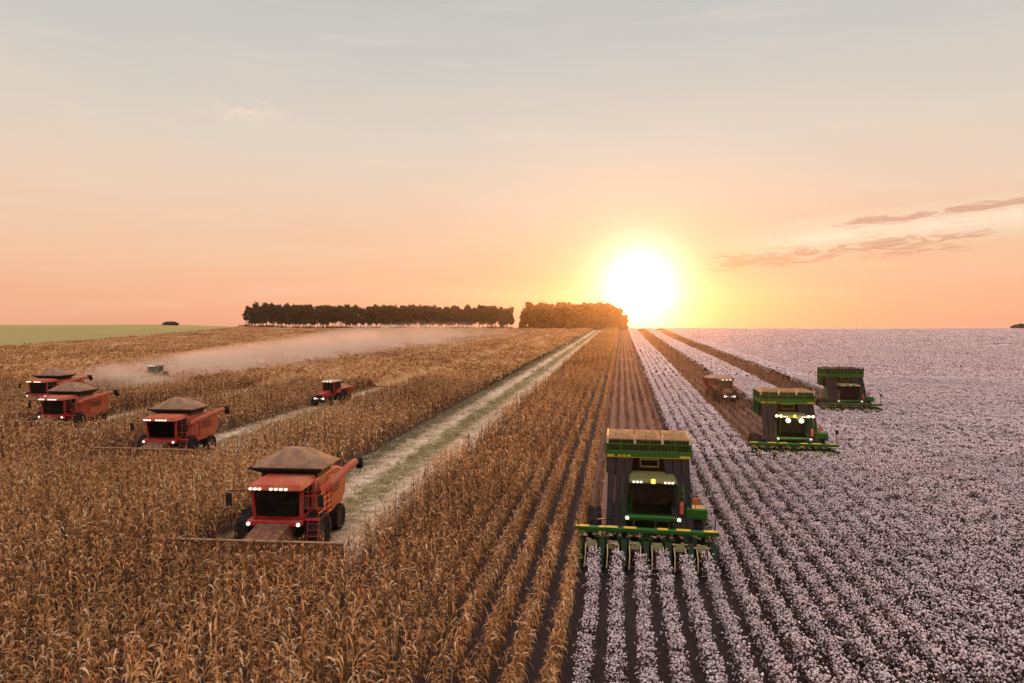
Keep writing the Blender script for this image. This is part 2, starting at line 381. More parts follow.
# ------------------------------------------------------------------ crops (numpy)
class Tmpl:
    def __init__(s): s.v = []; s.f4 = []; s.f3 = []; s.t = []
    def add(s, pts, quads=(), tris=(), tint=.5):
        o = len(s.v); s.v += [tuple(p) for p in pts]; s.t += [tint] * len(pts)
        s.f4 += [[i + o for i in q] for q in quads]; s.f3 += [[i + o for i in q] for q in tris]
    def ribbon(s, ctr, side, w, tint):
        pts = []
        for c, ww in zip(ctr, w):
            pts += [c - side * ww, c + side * ww]
        n = len(ctr); s.add(pts, [(2 * i, 2 * i + 1, 2 * i + 3, 2 * i + 2) for i in range(n - 1)], (), tint)
    def arr(s):
        return (np.array(s.v, float), np.array(s.f4, int).reshape(-1, 4), np.array(s.f3, int).reshape(-1, 3), np.array(s.t, float))
rnd = random.random
U = random.uniform
def corn_plant(seg=4, nl=11, wmul=1., ear=True, hgt=1.75):
    T = Tmpl(); lean = Vector((U(-.09, .09), U(-.09, .09), 0))
    st = lambda z: Vector((lean.x * z, lean.y * z, z))
    for a in (0, 1.57):
        T.ribbon([st(0), st(hgt * .55), st(hgt)], Vector((math.cos(a), math.sin(a), 0)), [.016 * wmul, .013 * wmul, .006 * wmul], U(.35, .6))
    a0 = U(0, 6.28)
    for k in range(nl):
        z = hgt * (.22 + .76 * (k + U(-.3, .3)) / nl); a = a0 + (k % 2) * math.pi + U(-.7, .7)
        d = Vector((math.cos(a), math.sin(a), 0)); L = U(.27, .54) * (1 - .25 * abs(k / nl - .5)); rise = U(.1, .75); drop = U(.5, 1.3)
        ctr = []; tw = U(-.6, .6)
        for j in range(seg + 1):
            t = j / seg
            ctr.append(st(z) + d * (L * (t - .28 * t * t)) + Vector((0, 0, L * (rise * t - drop * t * t))) + d.cross(Vector((0, 0, 1))) * (tw * .25 * L * t * t))
        side = (d.cross(Vector((0, 0, 1))) + Vector((0, 0, U(-.6, .6)))).normalized()
        w = [wmul * .030 * q for q in ([.5, 1, .9, .6, .08] if seg == 4 else [.7, 1, .1])]
        T.ribbon(ctr, side, w, min(1, max(0, random.gauss(.50, .30))))
    if ear:
        for _ in range(random.choice((1, 1, 2))):
            a = U(0, 6.28); z = hgt * U(.42, .6); d = Vector((math.cos(a), math.sin(a), 0)); p = st(z) + d * .05; ax = (d * .8 + Vector((0, 0, U(-1.2, .5)))).normalized()
            q = p + ax * .24; m_ = p + ax * .10; s1 = ax.cross(Vector((0, 0, 1))).normalized() * .036; s2 = ax.cross(s1).normalized() * .036
            T.add([p, q, m_ + s1, m_ + s2, m_ - s1, m_ - s2], (), [(0, 2, 3), (0, 3, 4), (0, 4, 5), (0, 5, 2), (1, 3, 2), (1, 4, 3), (1, 5, 4), (1, 2, 5)], U(.78, 1))
    for k in range(3 if seg == 4 else 2):
        a = U(0, 6.28); d = Vector((math.cos(a), math.sin(a), 0)); p = st(hgt)
        T.ribbon([p, p + d * .07 + Vector((0, 0, .13)), p + d * .17 + Vector((0, 0, .16))], d.cross(Vector((0, 0, 1))), [.008 * wmul, .010 * wmul, .004], U(.4, .8))
    return T.arr()
def tuft(n, rad, h0, h1, size, t0, t1):
    """loose clump of leaf-sized blades for the distance"""
    T = Tmpl()
    for _ in range(n):
        a = U(0, 6.28); r = rad * math.sqrt(rnd()); z = U(h0, h1); c = Vector((r * math.cos(a), r * math.sin(a), z))
        b = U(0, 6.28); d = Vector((math.cos(b), math.sin(b), U(-.5, .9))).normalized(); s_ = d.cross(Vector((U(-1, 1), U(-1, 1), .6))).normalized()
        L = size * U(.6, 1.4); w = L * U(.22, .4)
        T.ribbon([c - d * L * .5, c + Vector((0, 0, L * .12)), c + d * L * .5 - Vector((0, 0, L * .2))], s_, [w * .6, w, w * .25], U(t0, t1))
    return T.arr()
def boll(T, c, r, tint):
    ax = [Vector((U(-.3, .3), U(-.3, .3), 1)).normalized()]; ax.append(ax[0].cross(Vector((U(-1, 1), U(-1, 1), 0.1))).normalized()); ax.append(ax[0].cross(ax[1]))
    k = [U(.75, 1.25) for _ in range(6)]
    p = [c + ax[0] * r * k[0], c - ax[0] * r * k[1], c + ax[1] * r * k[2], c - ax[1] * r * k[3], c + ax[2] * r * k[4], c - ax[2] * r * k[5]]
    T.add(p, (), [(0, 2, 4), (0, 4, 3), (0, 3, 5), (0, 5, 2), (1, 4, 2), (1, 3, 4), (1, 5, 3), (1, 2, 5)], tint)
def cotton_plant(nb, r, nleaf, h=.92, spread=.30, twigs=5):
    T = Tmpl()
    T.ribbon([Vector((0, 0, 0)), Vector((U(-.05, .05), U(-.05, .05), h))], Vector((1, 0, 0)), [.012, .006], U(.1, .3))
    T.ribbon([Vector((0, 0, 0)), Vector((U(-.05, .05), U(-.05, .05), h))], Vector((0, 1, 0)), [.012, .006], U(.1, .3))
    for _ in range(twigs):
        a = U(0, 6.28); z = h * U(.2, .75); d = Vector((math.cos(a), math.sin(a), .55)); L = spread * U(.7, 1.2)
        T.ribbon([Vector((0, 0, z)), Vector((0, 0, z)) + d * L], Vector((0, 0, 1)).cross(d).normalized() + Vector((0, 0, .5)), [.008, .004], U(.05, .3))
    for _ in range(nb):
        a = U(0, 6.28); z = h * (1.05 - .75 * rnd() ** 1.5); rr = spread * math.sqrt(rnd()) * (1.12 - .45 * z / h)
        boll(T, Vector((rr * math.cos(a), rr * math.sin(a) * 1.1, z)), r * U(.7, 1.25), U(.55, 1))
    for _ in range(nleaf):
        a = U(0, 6.28); z = h * U(.2, .9); rr = spread * U(.2, 1.0); c = Vector((rr * math.cos(a), rr * math.sin(a), z))
        d = Vector((U(-1, 1), U(-1, 1), U(-.6, .6))).normalized(); s_ = d.cross(Vector((U(-1, 1), U(-1, 1), 1))).normalized(); L = r * U(1.0, 1.9)
        T.ribbon([c - d * L, c + d * L], s_, [L * .6, L * .35], U(0, .42))
    return T.arr()
def stalk_plant(n, h, w):
    T = Tmpl()
    for _ in range(n):
        b = Vector((U(-.08, .08), U(-.1, .1), 0)); a = U(0, 6.28); d = Vector((math.cos(a) * .35, math.sin(a) * .35, 1)) * h * U(.5, 1.1)
        T.ribbon([b, b + d * .5, b + d], Vector((math.sin(a), -math.cos(a), 0)), [w, w * .8, w * .3], U(.1, .85))
    for _ in range(max(1, n // 3)):
        a = U(0, 6.28); c = Vector((U(-.25, .25), U(-.25, .25), U(.1, .6) * h)); d = Vector((math.cos(a), math.sin(a), U(-.3, .3))); L = U(.06, .13) * (1 + w * 12)
        T.ribbon([c - d * L, c + d * L], d.cross(Vector((.2, .3, 1))).normalized(), [L * .4, L * .25], U(.3, .97) if rnd() < .25 else U(.1, .6))
    return T.arr()
def straw_tuft(n, L, h, t0, t1):
    T = Tmpl()
    for _ in range(n):
        c = Vector((U(-.3, .3), U(-.3, .3), U(.02, .08))); a = U(0, 6.28); e = abs(random.gauss(0, h)); d = Vector((math.cos(a), math.sin(a), e)).normalized()
        T.ribbon([c, c + d * L * U(.4, 1.)], d.cross(Vector((U(-.2, .2), .1, 1))).normalized(), [.018 * L / .35, .010 * L / .35], U(t0, t1))
    return T.arr()

class Crop:
    def __init__(s): s.V = []; s.F4 = []; s.F3 = []; s.T = []; s.n = 0
    def scatter(s, variants, X, Y, scale=(.9, 1.1), zs=None, dt=.12, tshift=None):
        k = len(X)
        if not k: return
        pick = rng.integers(0, len(variants), k); ang = rng.uniform(0, 2 * math.pi, k); sca = rng.uniform(*scale, k); Z = ground_z(X, Y)
        if zs is not None: sca = sca * zs
        jit = rng.normal(0, dt, k)
        for i, (v, f4, f3, t) in enumerate(variants):
            m = np.nonzero(pick == i)[0]
            if not len(m): continue
            c, s_ = np.cos(ang[m])[:, None], np.sin(ang[m])[:, None]; q = sca[m][:, None]
            x = (v[None, :, 0] * c - v[None, :, 1] * s_) * q + X[m][:, None]
            y = (v[None, :, 0] * s_ + v[None, :, 1] * c) * q + Y[m][:, None]
            z = v[None, :, 2] * q + Z[m][:, None]
            s.V.append(np.stack([x, y, z], -1).reshape(-1, 3))
            tt = t[None, :] + jit[m][:, None] * ((t[None, :] > .5) if False else 1)
            s.T.append(np.clip(tt, 0, 1).ravel())
            off = s.n + np.arange(len(m))[:, None, None] * len(v)
            if len(f4): s.F4.append((f4[None] + off).reshape(-1, 4))
            if len(f3): s.F3.append((f3[None] + off).reshape(-1, 3))
            s.n += len(m) * len(v)
    def sheet(s, d0, d1, keep, top, rough, tlo, thi, ratio=1.009, da=.0065, low=None):
        """rough closed canopy of the far crop"""
        nd = int(math.log(d1 / d0) / math.log(ratio)) + 2
        ds = d0 * ratio ** np.arange(nd); As = np.arange(-.92, .92, da)
        D, A = np.meshgrid(ds, As, indexing='ij'); S = D * A
        D = D + rng.uniform(-.3, .3, D.shape) * D * (ratio - 1); S = S + rng.uniform(-.3, .3, D.shape) * D * da
        X = FX * D + FY * S; Y = FY * D - FX * S
        lo = low(X, Y) if low else np.zeros(D.shape, bool)
        Z = ground_z(X, Y) + np.where(lo, .30, top) + rng.normal(0, rough, D.shape) * np.where(lo, .4, 1)
        n, m = D.shape; i = np.arange(n * m).reshape(n, m)
        F = np.stack([i[:-1, :-1], i[:-1, 1:], i[1:, 1:], i[1:, :-1]], -1).reshape(-1, 4)
        ok = keep(X, Y).ravel(); Fk = F[ok[F].all(1)]
        used = np.unique(Fk); mp = np.full(n * m, -1); mp[used] = np.arange(len(used))
        V = np.stack([X, Y, Z], -1).reshape(-1, 3)[used]
        s.V.append(V); s.T.append(rng.uniform(tlo, thi, len(V)) + .22 * lo.ravel()[used]); s.F4.append(mp[Fk] + s.n); s.n += len(V)
    def build(s, name, mat):
        V = np.concatenate(s.V); T = np.concatenate(s.T)
        Fs = ([np.concatenate(s.F4)] if s.F4 else []) + ([np.concatenate(s.F3)] if s.F3 else [])
        o = np_mesh(name, V, Fs, mat, T); tag(o, kind='stuff'); return o

def inview(X, Y, d0, d1, side=.84, pad=5):
    d = dep(X, Y); s_ = lat(X, Y); return (d > d0) & (d < d1) & (np.abs(s_) < side * d + pad)
def rows(x0, x1, rowsp, sp, d0, d1, jx=.06, jy=.5):
    """plants in rows along y between x0 and x1, within the view wedge"""
    xs = np.arange(x0, x1, rowsp); xs_, ys_ = [], []
    for x in xs:
        ys = np.arange(-10 + 0, (d1 - FX * x) / FY + 5, sp)
        ys = ys + rng.uniform(-jy, jy, len(ys)) * sp; xx = np.full(len(ys), x) + rng.normal(0, jx, len(ys))
        m = inview(xx, ys, d0, d1); xs_.append(xx[m]); ys_.append(ys[m])
    if not xs_: return np.zeros(0), np.zeros(0)
    return np.concatenate(xs_), np.concatenate(ys_)
def field(n_per, d0, d1, x0, x1):
    """scattered points; density falls with distance so that clumps keep their size in view"""
    dm = (d0 + d1) / 2; w = .84 * d1 + 5
    n = int(n_per * (d1 - d0) * 2 * w); D = rng.uniform(d0, d1, n); S = rng.uniform(-w, w, n)
    X = FX * D + FY * S; Y = FY * D - FX * S
    m = inview(X, Y, d0, d1) & (X > x0) & (X < x1); return X[m], Y[m]
def in_lane(X, Y, lanes, half, front, rest=None):
    m = np.zeros(len(X) if X.ndim == 1 else X.shape, bool)
    for k, (cx, cyy) in enumerate(lanes): m |= (np.abs(X - cx) < (half if k == 0 or not rest else np.where(Y < cyy + 8, half, rest))) & (Y > cyy + front)
    return m
CEDGE = 1.1 - BLOCK           # maize ends, cotton begins
def corn_ok(X, Y): return (X < CEDGE - .02) & ~in_lane(X, Y, LANES, HEADHALF, -2.2, 2.5) & ~green_mask(X, Y)
def cotton_ok(X, Y): return (X > CEDGE) & ~in_lane(X - .2, Y, PICKERS, BLOCK, -.75)
def sub(P, ok):
    m = ok(*P); return P[0][m], P[1][m]
def patchy(X, Y, f=.07, a=.10):
    return 1 + a * (np.sin(X * f * 2.1 + 3 * np.sin(Y * f)) * np.sin(Y * f * 1.3 + 1.7))

def make_corn():
    C = Crop()
    near = [corn_plant(hgt=1.85) for _ in range(16)]; mid = [corn_plant(2, 7, 1.7, False) for _ in range(10)]; far = [corn_plant(2, 6, 3.0, False) for _ in range(8)]
    e0 = CEDGE - .16; RS = .92
    x0 = e0 - RS * 60
    def r(sp, d0, d1, xa, xb, jx):
        k0 = math.ceil((e0 - xb) / RS) ; k1 = math.floor((e0 - xa) / RS)
        return rows(e0 - RS * k1, e0 - RS * k0 + .01, RS, sp, d0, d1, jx)
    WIDE = -9.5                       # the rows beside the cotton stand farther apart
    def both(sp, d0, d1, xa, jx):
        RW = 1.02; k = int((e0 - WIDE) / RW); A = rows(e0 - RW * k, e0 + .01, RW, sp * .8, d0, d1, jx)
        B = rows(xa, WIDE - .8, RS, sp, d0, d1, jx * 2.2); return np.concatenate([A[0], B[0]]), np.concatenate([A[1], B[1]])
    P = sub(both(.165, 12.5, 46, -60, .05), corn_ok); C.scatter(near, *P, (.84, 1.12), patchy(*P) * (1 - .14 * sstep(-9, -5, P[0])))
    P = sub(both(.30, 46, 105, -110, .06), corn_ok); C.scatter(mid, *P, (.86, 1.12), patchy(*P) * (1 - .14 * sstep(-9, -5, P[0])))
    P = sub(both(.42, 105, 260, -12.6, .06), corn_ok); C.scatter(far, *P, (.80, 1.05))
    P = sub(both(.9, 260, 490, -12.6, .08), corn_ok); C.scatter(far, *P, (.9, 1.1))
    inner = lambda X, Y: corn_ok(X, Y) & (X < -14)
    t1 = [tuft(16, .9, .8, 1.55, .36, .3, .9) for _ in range(8)]; t2 = [tuft(16, 1.8, .9, 1.45, .6, .4, .85) for _ in range(8)]
    P = sub(field(.85, 100, 200, -400, -14), inner); C.scatter(t1, *P, (.85, 1.15))
    P = sub(field(.22, 200, 492, -600, -14), inner); C.scatter(t2, *P, (.8, 1.1))
    side = lambda X, Y: in_lane(X, Y, LANES[1:], 2.6, 0)
    C.sheet(101, 540, lambda X, Y: (X < -14) & ~in_lane(X, Y, LANES[:1], HEADHALF, -2) & ~green_mask(X, Y), 1.12, .10, .35, .75, low=side)
    C.sheet(250, 540, lambda X, Y: corn_ok(X, Y) & (X > -14.5), .95, .12, .3, .7)
    C.build('maize_crop', M['corn'])
make_corn()
def make_cotton():
    C = Crop(); scat = lambda *a: C.scatter(*a, dt=.035)
    near = [cotton_plant(36, .036, 26, .92, .40) for _ in range(14)]; slim = [cotton_plant(34, .036, 22, .92, .355) for _ in range(14)]; mid = [cotton_plant(20, .058, 14, .95, .43, 2) for _ in range(10)]; far = [cotton_plant(6, .15, 4, .95, .42, 0) for _ in range(8)]
    e0 = 1.1 - 2.5 * ROW + .2
    xr = lambda x: e0 + ROW * math.ceil((x - e0) / ROW - 1e-6)
    def fuller(P):          # the canopy closes away from the maize edge
        return P[0] + rng.normal(0, 1, len(P[0])) * .14 * sstep(7, 13, P[0]), P[1]
    P = fuller(sub(rows(e0, 62, ROW, .185, 14, 48, .05), cotton_ok)); k = rng.random(len(P[0])) < sstep(2, 9, P[0]); A, B = (P[0][k], P[1][k]), (P[0][~k], P[1][~k])
    scat(near, *A, (.74, 1.16), patchy(*A, .11, .12) * (1 + .12 * sstep(7, 13, A[0]))); scat(slim, *B, (.74, 1.14), patchy(*B, .11, .12))
    P = fuller(sub(rows(e0, 125, ROW, .24, 48, 108, .06), cotton_ok)); scat(mid, *P, (.85, 1.15), patchy(*P, .11, .08))
    P = sub(rows(e0, 30, ROW, .40, 108, 270, .08), cotton_ok); scat(far, *P, (.85, 1.15))
    def big(n, r0, h):
        T = Tmpl()
        for _ in range(n): boll(T, Vector((U(-1, 1), U(-1, 1), U(.55, 1.0) * h)), r0 * U(.6, 1.3), U(.52, .95))
        for _ in range(n // 2): boll(T, Vector((U(-1, 1), U(-1, 1), U(.4, .85) * h)), r0 * U(.6, 1.3), U(.05, .4))
        return T.arr()
    b1 = [big(16, .115, 1.0) for _ in range(8)]; b2 = [big(16, .18, 1.05) for _ in range(8)]
    outer = lambda X, Y: cotton_ok(X, Y) & (X > 29)
    P = sub(field(.75, 104, 210, 29, 500), outer); scat(b1, *P, (.85, 1.1))
    P = sub(field(.16, 210, 492, 29, 600), outer); scat(b2, *P, (.85, 1.1))
    P = sub(rows(e0, 30, ROW, 1.0, 270, 490, .1), cotton_ok); scat(far, *P, (.95, 1.2))
    C.sheet(105, 540, outer, .66, .10, .40, .75)
    C.sheet(240, 540, lambda X, Y: cotton_ok(X, Y) & (X < 29.5), .62, .1, .40, .75)
    C.build('cotton_crop', M['cotton'])
make_cotton()
def make_stalks():
    C = Crop(); a = [stalk_plant(7, .75, .013) for _ in range(10)]; b = [stalk_plant(6, .75, .03) for _ in range(8)]; c = [stalk_plant(6, .8, .06) for _ in range(8)]
    for cx, cyy in PICKERS:
        e = cx - 2.5 * ROW; lane = lambda X, Y: (Y > cyy + .2)
        P = sub(rows(e, e + 5.01 * ROW, ROW, .22, 20, 70, .07), lane); C.scatter(a, *P, (.7, 1.15))
        P = sub(rows(e, e + 5.01 * ROW, ROW, .35, 70, 150, .07), lane); C.scatter(b, *P, (.7, 1.1))
        P = sub(rows(e, e + 5.01 * ROW, ROW, .8, 150, 480, .08), lane); C.scatter(c, *P, (.7, 1.1))
    C.build('cotton_stalks', M['stalk'])
make_stalks()
def make_straw():
    C = Crop()
    pale = [straw_tuft(16, .35, .25, .55, 1.) for _ in range(8)]; grn = [straw_tuft(14, .30, .9, 0., .4) for _ in range(8)]
    palef = [straw_tuft(9, .8, .2, .55, 1.) for _ in range(6)]; grnf = [straw_tuft(9, .7, .7, 0., .4) for _ in range(6)]
    for cx, cyy in LANES:
        for d0, d1, dens, p, g in ((20, 90, 5., pale, grn), (90, 300, .9, palef, grnf)):
            n = int(dens * 8.2 * (d1 - d0) * 1.1); X = cx + rng.uniform(-4.1, 4.1, n); Y = rng.uniform(cyy + 2.5, max(cyy + 3, d1 * 1.1), n)
            m = inview(X, Y, d0, d1); X, Y = X[m], Y[m]; u = X - cx + rng.normal(0, .5, len(X))
            pm = ((u > -2.3) & (u < -.8)) | ((u > 1.2) & (u < 3.3))
            k = rng.random(len(X))
            C.scatter(p, X[pm | (k < .12)], Y[pm | (k < .12)]); q = ~pm & (k > .5); C.scatter(g, X[q], Y[q])
    C.build('stubble', M['straw'])
make_straw()

# ------------------------------------------------------------------ machines
def wheel(parent, name, x, y, r, w, rimmat, hub=.5):
    bm = BM(); h = w / 2; n = 30
    lathe_x(bm, [(-h * .8, r * .60), (-h, r * .72), (-h, r * .88), (-h * .82, r * .965), (h * .82, r * .965), (h, r * .88), (h, r * .72), (h * .8, r * .60)], x, y, r, n)
    for k in range(20):                                   # chevron lugs
        a = 2 * math.pi * k / 20
        for sx in (-1, 1):
            p = []
            for o, da in ((.06 * sx, 0), (h * .98 * sx, .16)):
                for rr in (r * .95, r):
                    for dd in (-.05, .05):
                        aa = a + da + dd + (.157 if sx > 0 else 0); p.append((x + o, y + rr * math.cos(aa), r + rr * math.sin(aa)))
            hexa(bm, (p[0], p[1], p[3], p[2]), (p[4], p[5], p[7], p[6]))
    t = obj(name, bm, M['rubber'], parent)
    bm = BM(); lathe_x(bm, [(-h * .7, r * .60), (-h * .55, r * .54), (-h * .3, r * .30), (-h * .5, r * .16), (h * .5, r * .16), (h * .3, r * .30), (h * .55, r * .54), (h * .7, r * .60)], x, y, r, 20)
    obj('rim', bm, rimmat, t)
    return t
def cab_interior(parent, y, z):
    bm = BM(); box(bm, -.27, .27, y + .75, y + 1.25, z + .35, z + .5, .05); box(bm, -.25, .25, y + 1.15, y + 1.3, z + .45, z + 1.1, .06); box(bm, -.2, .2, y + .85, y + 1.2, z, z + .36)
    obj('seat', bm, M['seat'], parent)
    bm = BM(); tube(bm, [(0, y + .35, z), (0, y + .55, z + .55)], .04); lathe_x(bm, [(-.02, .19), (.02, .19)], 0, y + .57, z + .58, 16)
    obj('steering_column', bm, M['black'], parent)

def make_combine():
    t = empty('combine_harvester')
    # header
    bm = BM(); box(bm, -3.8, 3.8, -2.25, -2.17, .45, 1.44, .01); box(bm, -3.8, 3.8, -3.0, -2.17, .38, .46, .01)
    for x in (-3.78, 3.78): prism(bm, [(-3.5, .3), (-3.0, .25), (-2.1, .4), (-2.1, 1.45), (-2.7, 1.0)], x - .06, x + .06)
    h = obj('header', bm, M['chaff'], t)
    bm = BM(); box(bm, -3.85, 3.85, -2.28, -2.16, 1.44, 1.51, .02)
    obj('header_beam', bm, M['chaff_pale'], h)
    bm = BM(); tube(bm, [(-3.7, -2.6, .80), (3.7, -2.6, .80)], .24, 12)
    for k in range(48):
        x = -3.65 + k * 7.3 / 47; a = k * .8
        box(bm, x - .02, x + .02, -2.6 + .3 * math.cos(a) - .05, -2.6 + .3 * math.cos(a) + .05, .80 + .3 * math.sin(a) - .05, .80 + .3 * math.sin(a) + .05, 0)
    obj('feed_auger', bm, M['chaff'], h)
    for k in range(12):
        x = -3.6 + k * .655; bm = BM(); hexa(bm, [(x - .03, -3.65, .18), (x + .03, -3.65, .18), (x + .03, -3.65, .24), (x - .03, -3.65, .24)], [(x - .2, -2.95, .25), (x + .2, -2.95, .25), (x + .16, -2.9, .68), (x - .16, -2.9, .68)]); obj('crop_divider', bm, M['chaff'], h)
    bm = BM(); hexa(bm, [(-.75, -2.2, .5), (.75, -2.2, .5), (.75, -2.2, 1.25), (-.75, -2.2, 1.25)], [(-.75, .5, 1.05), (.75, .5, 1.05), (.75, .5, 1.75), (-.75, .5, 1.75)], .03)
    obj('feeder_house', bm, M['chaff'], t)
    # body
    bm = BM(); prism(bm, [(1.2, 1.15), (4.8, 1.15), (5.4, 1.7), (5.55, 2.4), (5.1, 2.95), (4.2, 3.25), (1.2, 3.25)], -1.42, 1.42, .06)
    body = obj('body', bm, M['red_dusty'], t)
    for sx in (-1, 1):
        bm = BM()
        prism(bm, [(1.5, 1.75), (2.6, 1.75), (2.6, 3.05), (1.5, 3.05)], sx * 1.42 + (0 if sx > 0 else -.05), sx * 1.42 + (.05 if sx > 0 else 0), .02)
        prism(bm, [(2.68, 1.5), (4.5, 1.5), (5.0, 2.0), (5.0, 2.6), (4.4, 2.9), (2.68, 3.05)], sx * 1.42 + (0 if sx > 0 else -.07), sx * 1.42 + (.07 if sx > 0 else 0), .03)
        p = obj('side_panel', bm, M['red_dusty'], body)
        bm = BM(); q = sx * 1.5
        for k in range(4): box(bm, q - .012, q + .012, 2.9, 4.2, 2.1 + k * .14, 2.16 + k * .14, 0)
        obj('louvre', bm, M['black'], p)
    bm = BM(); box(bm, -1.2, 1.2, .9, 4.9, .75, 1.16); box(bm, -1.45, 1.45, .55, .95, .75, 1.15); box(bm, -1.3, 1.3, 3.95, 4.25, .55, .85)
    obj('chassis', bm, M['black'], t)
    bm = BM(); hexa(bm, [(-.95, 4.85, .7), (.95, 4.85, .7), (.95, 5.7, .6), (-.95, 5.7, .6)], [(-.95, 4.7, 1.7), (.95, 4.7, 1.7), (.95, 5.6, 1.75), (-.95, 5.6, 1.75)], .03)
    obj('straw_chopper', bm, M['black'], t)
    for sx in (-1, 1):
        wheel(t, 'front_wheel', sx * 1.62, .85, .95, .68, M['cream']); wheel(t, 'rear_wheel', sx * 1.42, 4.1, .66, .46, M['cream'])
    # cab
    bm = BM()
    box(bm, -1.0, 1.0, 0.05, 1.45, 1.72, 1.86); box(bm, -1.0, 1.0, 1.40, 1.52, 1.72, 3.1)
    for sx in (-1, 1):
        hexa(bm, [(sx * 1.0, -.02, 1.75), (sx * .88, -.02, 1.75), (sx * .88, .12, 1.75), (sx * 1.0, .12, 1.75)], [(sx * 1.06, -.14, 3.1), (sx * .94, -.14, 3.1), (sx * .94, 0, 3.1), (sx * 1.06, 0, 3.1)])
        box(bm, sx * .95 - .05, sx * .95 + .05, .72, .82, 1.86, 3.1)
    cab = obj('cab', bm, M['red'], t)
    bm = BM(); n = 6; lo = []; hi = []
    for k in range(n + 1):
        x = -.88 + 1.76 * k / n; bow = -.10 * (1 - (x / .9) ** 2); lo.append(bm.verts.new((x, .03 + bow, 1.86))); hi.append(bm.verts.new((x * 1.06, -.09 + bow, 3.09)))
    for k in range(n): bm.faces.new((lo[k], lo[k + 1], hi[k + 1], hi[k]))
    bmesh.ops.solidify(bm, geom=bm.faces[:], thickness=.012)
    obj('windshield', bm, M['glass'], cab)
    for sx in (-1, 1):
        bm = BM(); box(bm, sx * .965 - .008, sx * .965 + .008, .12, 1.40, 1.9, 3.08, 0); obj('side_window', bm, M['glass'], cab)
    cab_interior(cab, .1, 1.86)
    bm = BM(); hexa(bm, [(-1.12, -.42, 3.1), (1.12, -.42, 3.1), (1.12, 1.6, 3.1), (-1.12, 1.6, 3.1)], [(-1.04, -.30, 3.40), (1.04, -.30, 3.40), (1.0, 1.55, 3.44), (-1.0, 1.55, 3.44)], .05)
    roof = obj('cab_roof', bm, M['red_dusty'], cab)
    for x in (-.92, -.74, -.56, -.10, .10, .30, .50):
        bm = BM(); box(bm, x - .06, x + .06, -.50, -.40, 3.15, 3.25, .02); obj('work_light', bm, M['lamp_white'], roof)
    # bumper with lamps, platform
    bm = BM(); box(bm, -1.28, 1.28, -.28, .10, 1.46, 1.72, .04); box(bm, -1.28, -1.0, .1, 1.4, 1.62, 1.72); box(bm, 1.0, 1.95, .1, 1.9, 1.62, 1.72)
    pf = obj('platform', bm, M['red'], t)
    for x in (-1.15, 1.15):
        bm = BM(); disc_y(bm, x, -.33, 1.58, .085); obj('headlight', bm, M['lamp_white'], pf)
    bm = BM()
    for y in (.2, .75, 1.3, 1.85):
        tube(bm, [(1.9, y, 1.7), (1.9, y, 2.75)], .03, 6)
    for z in (1.95, 2.2, 2.48, 2.75): tube(bm, [(1.9, .2, z), (1.9, 1.85, z)], .025, 6)
    tube(bm, [(1.2, .2, 2.75), (1.9, .2, 2.75)], .025, 6); tube(bm, [(1.2, .2, 2.2), (1.9, .2, 2.2)], .025, 6)
    obj('railing', bm, M['red'], t)
    bm = BM()
    for x in (1.45, 1.95): tube(bm, [(x, .1, 1.7), (x + .1, -.35, .7)], .03, 6)
    for k in range(4): box(bm, 1.45 + k * .02, 1.98 + k * .02, .05 - .12 * k, .2 - .12 * k, 1.5 - k * .25, 1.54 - k * .25, .01)
    obj('ladder', bm, M['red_dark'], t)
    for sx in (-1, 1):
        bm = BM(); tube(bm, [(sx * 1.0, -.2, 3.05), (sx * 1.85, -.35, 3.08), (sx * 1.85, -.35, 2.95)], .025, 6); box(bm, sx * 1.85 - .12, sx * 1.85 + .12, -.38, -.30, 2.4, 2.95, .03); obj('mirror', bm, M['black'], cab)
    # grain tank
    bm = BM(); o_ = [(-1.35, 1.6), (1.35, 1.6), (1.35, 3.4), (-1.35, 3.4)]; r_ = [(-1.85, 1.15), (1.75, 1.15), (1.75, 3.75), (-1.85, 3.75)]
    rings = [[bm.verts.new((x, y, z)) for x, y in q] for q, z in ((o_, 3.2), (o_, 3.42), (r_, 3.72), ([(x * .985, 2.45 + (y - 2.45) * .985) for x, y in r_], 3.78), ([(x * .96, 2.45 + (y - 2.45) * .96) for x, y in r_], 3.70), ([(x * .95, 2.5 + (y - 2.5) * .95) for x, y in o_], 3.42))]
    for a, b in zip(rings, rings[1:]):
        for k in range(4): bm.faces.new((a[k], a[(k + 1) % 4], b[(k + 1) % 4], b[k]))
    cab.scale.x = 1.14; cab.location.x = .10
    tank = obj('grain_tank', bm, M['black'], t)
    bm = BM(); nx, ny = 26, 26; g = []
    for i in range(nx + 1):
        row = []
        for j in range(ny + 1):
            u, v = 2 * i / nx - 1, 2 * j / ny - 1; x, y = -.05 + u * 1.74, 2.45 + v * 1.26
            e = max(abs(u), abs(v)) * .55 + .45 * math.hypot(u, v) / 1.2
            z = 3.69 + .78 * min(1, max(0, 1.12 - e) / .82) ** 1.05 * (1 if max(abs(u), abs(v)) < .99 else .15) + .05 * noise.noise(Vector((x * 1.5, y * 1.5, 2))) * (max(abs(u), abs(v)) < .95)
            row.append(bm.verts.new((x, y, z)))
        g.append(row)
    for i in range(nx):
        for j in range(ny): bm.faces.new((g[i][j], g[i + 1][j], g[i + 1][j + 1], g[i][j + 1]))
    obj('grain_heap', bm, M['grain'], tank, smooth=True)
    # unloading auger folded back along the side
    bm = BM(); tube(bm, [(1.25, 1.6, 2.5), (1.75, 1.25, 2.75), (1.84, 1.6, 2.92), (2.10, 5.1, 3.3)], [.2, .22, .21, .19], 12)
    au = obj('unloading_auger', bm, M['red_dusty'], t)
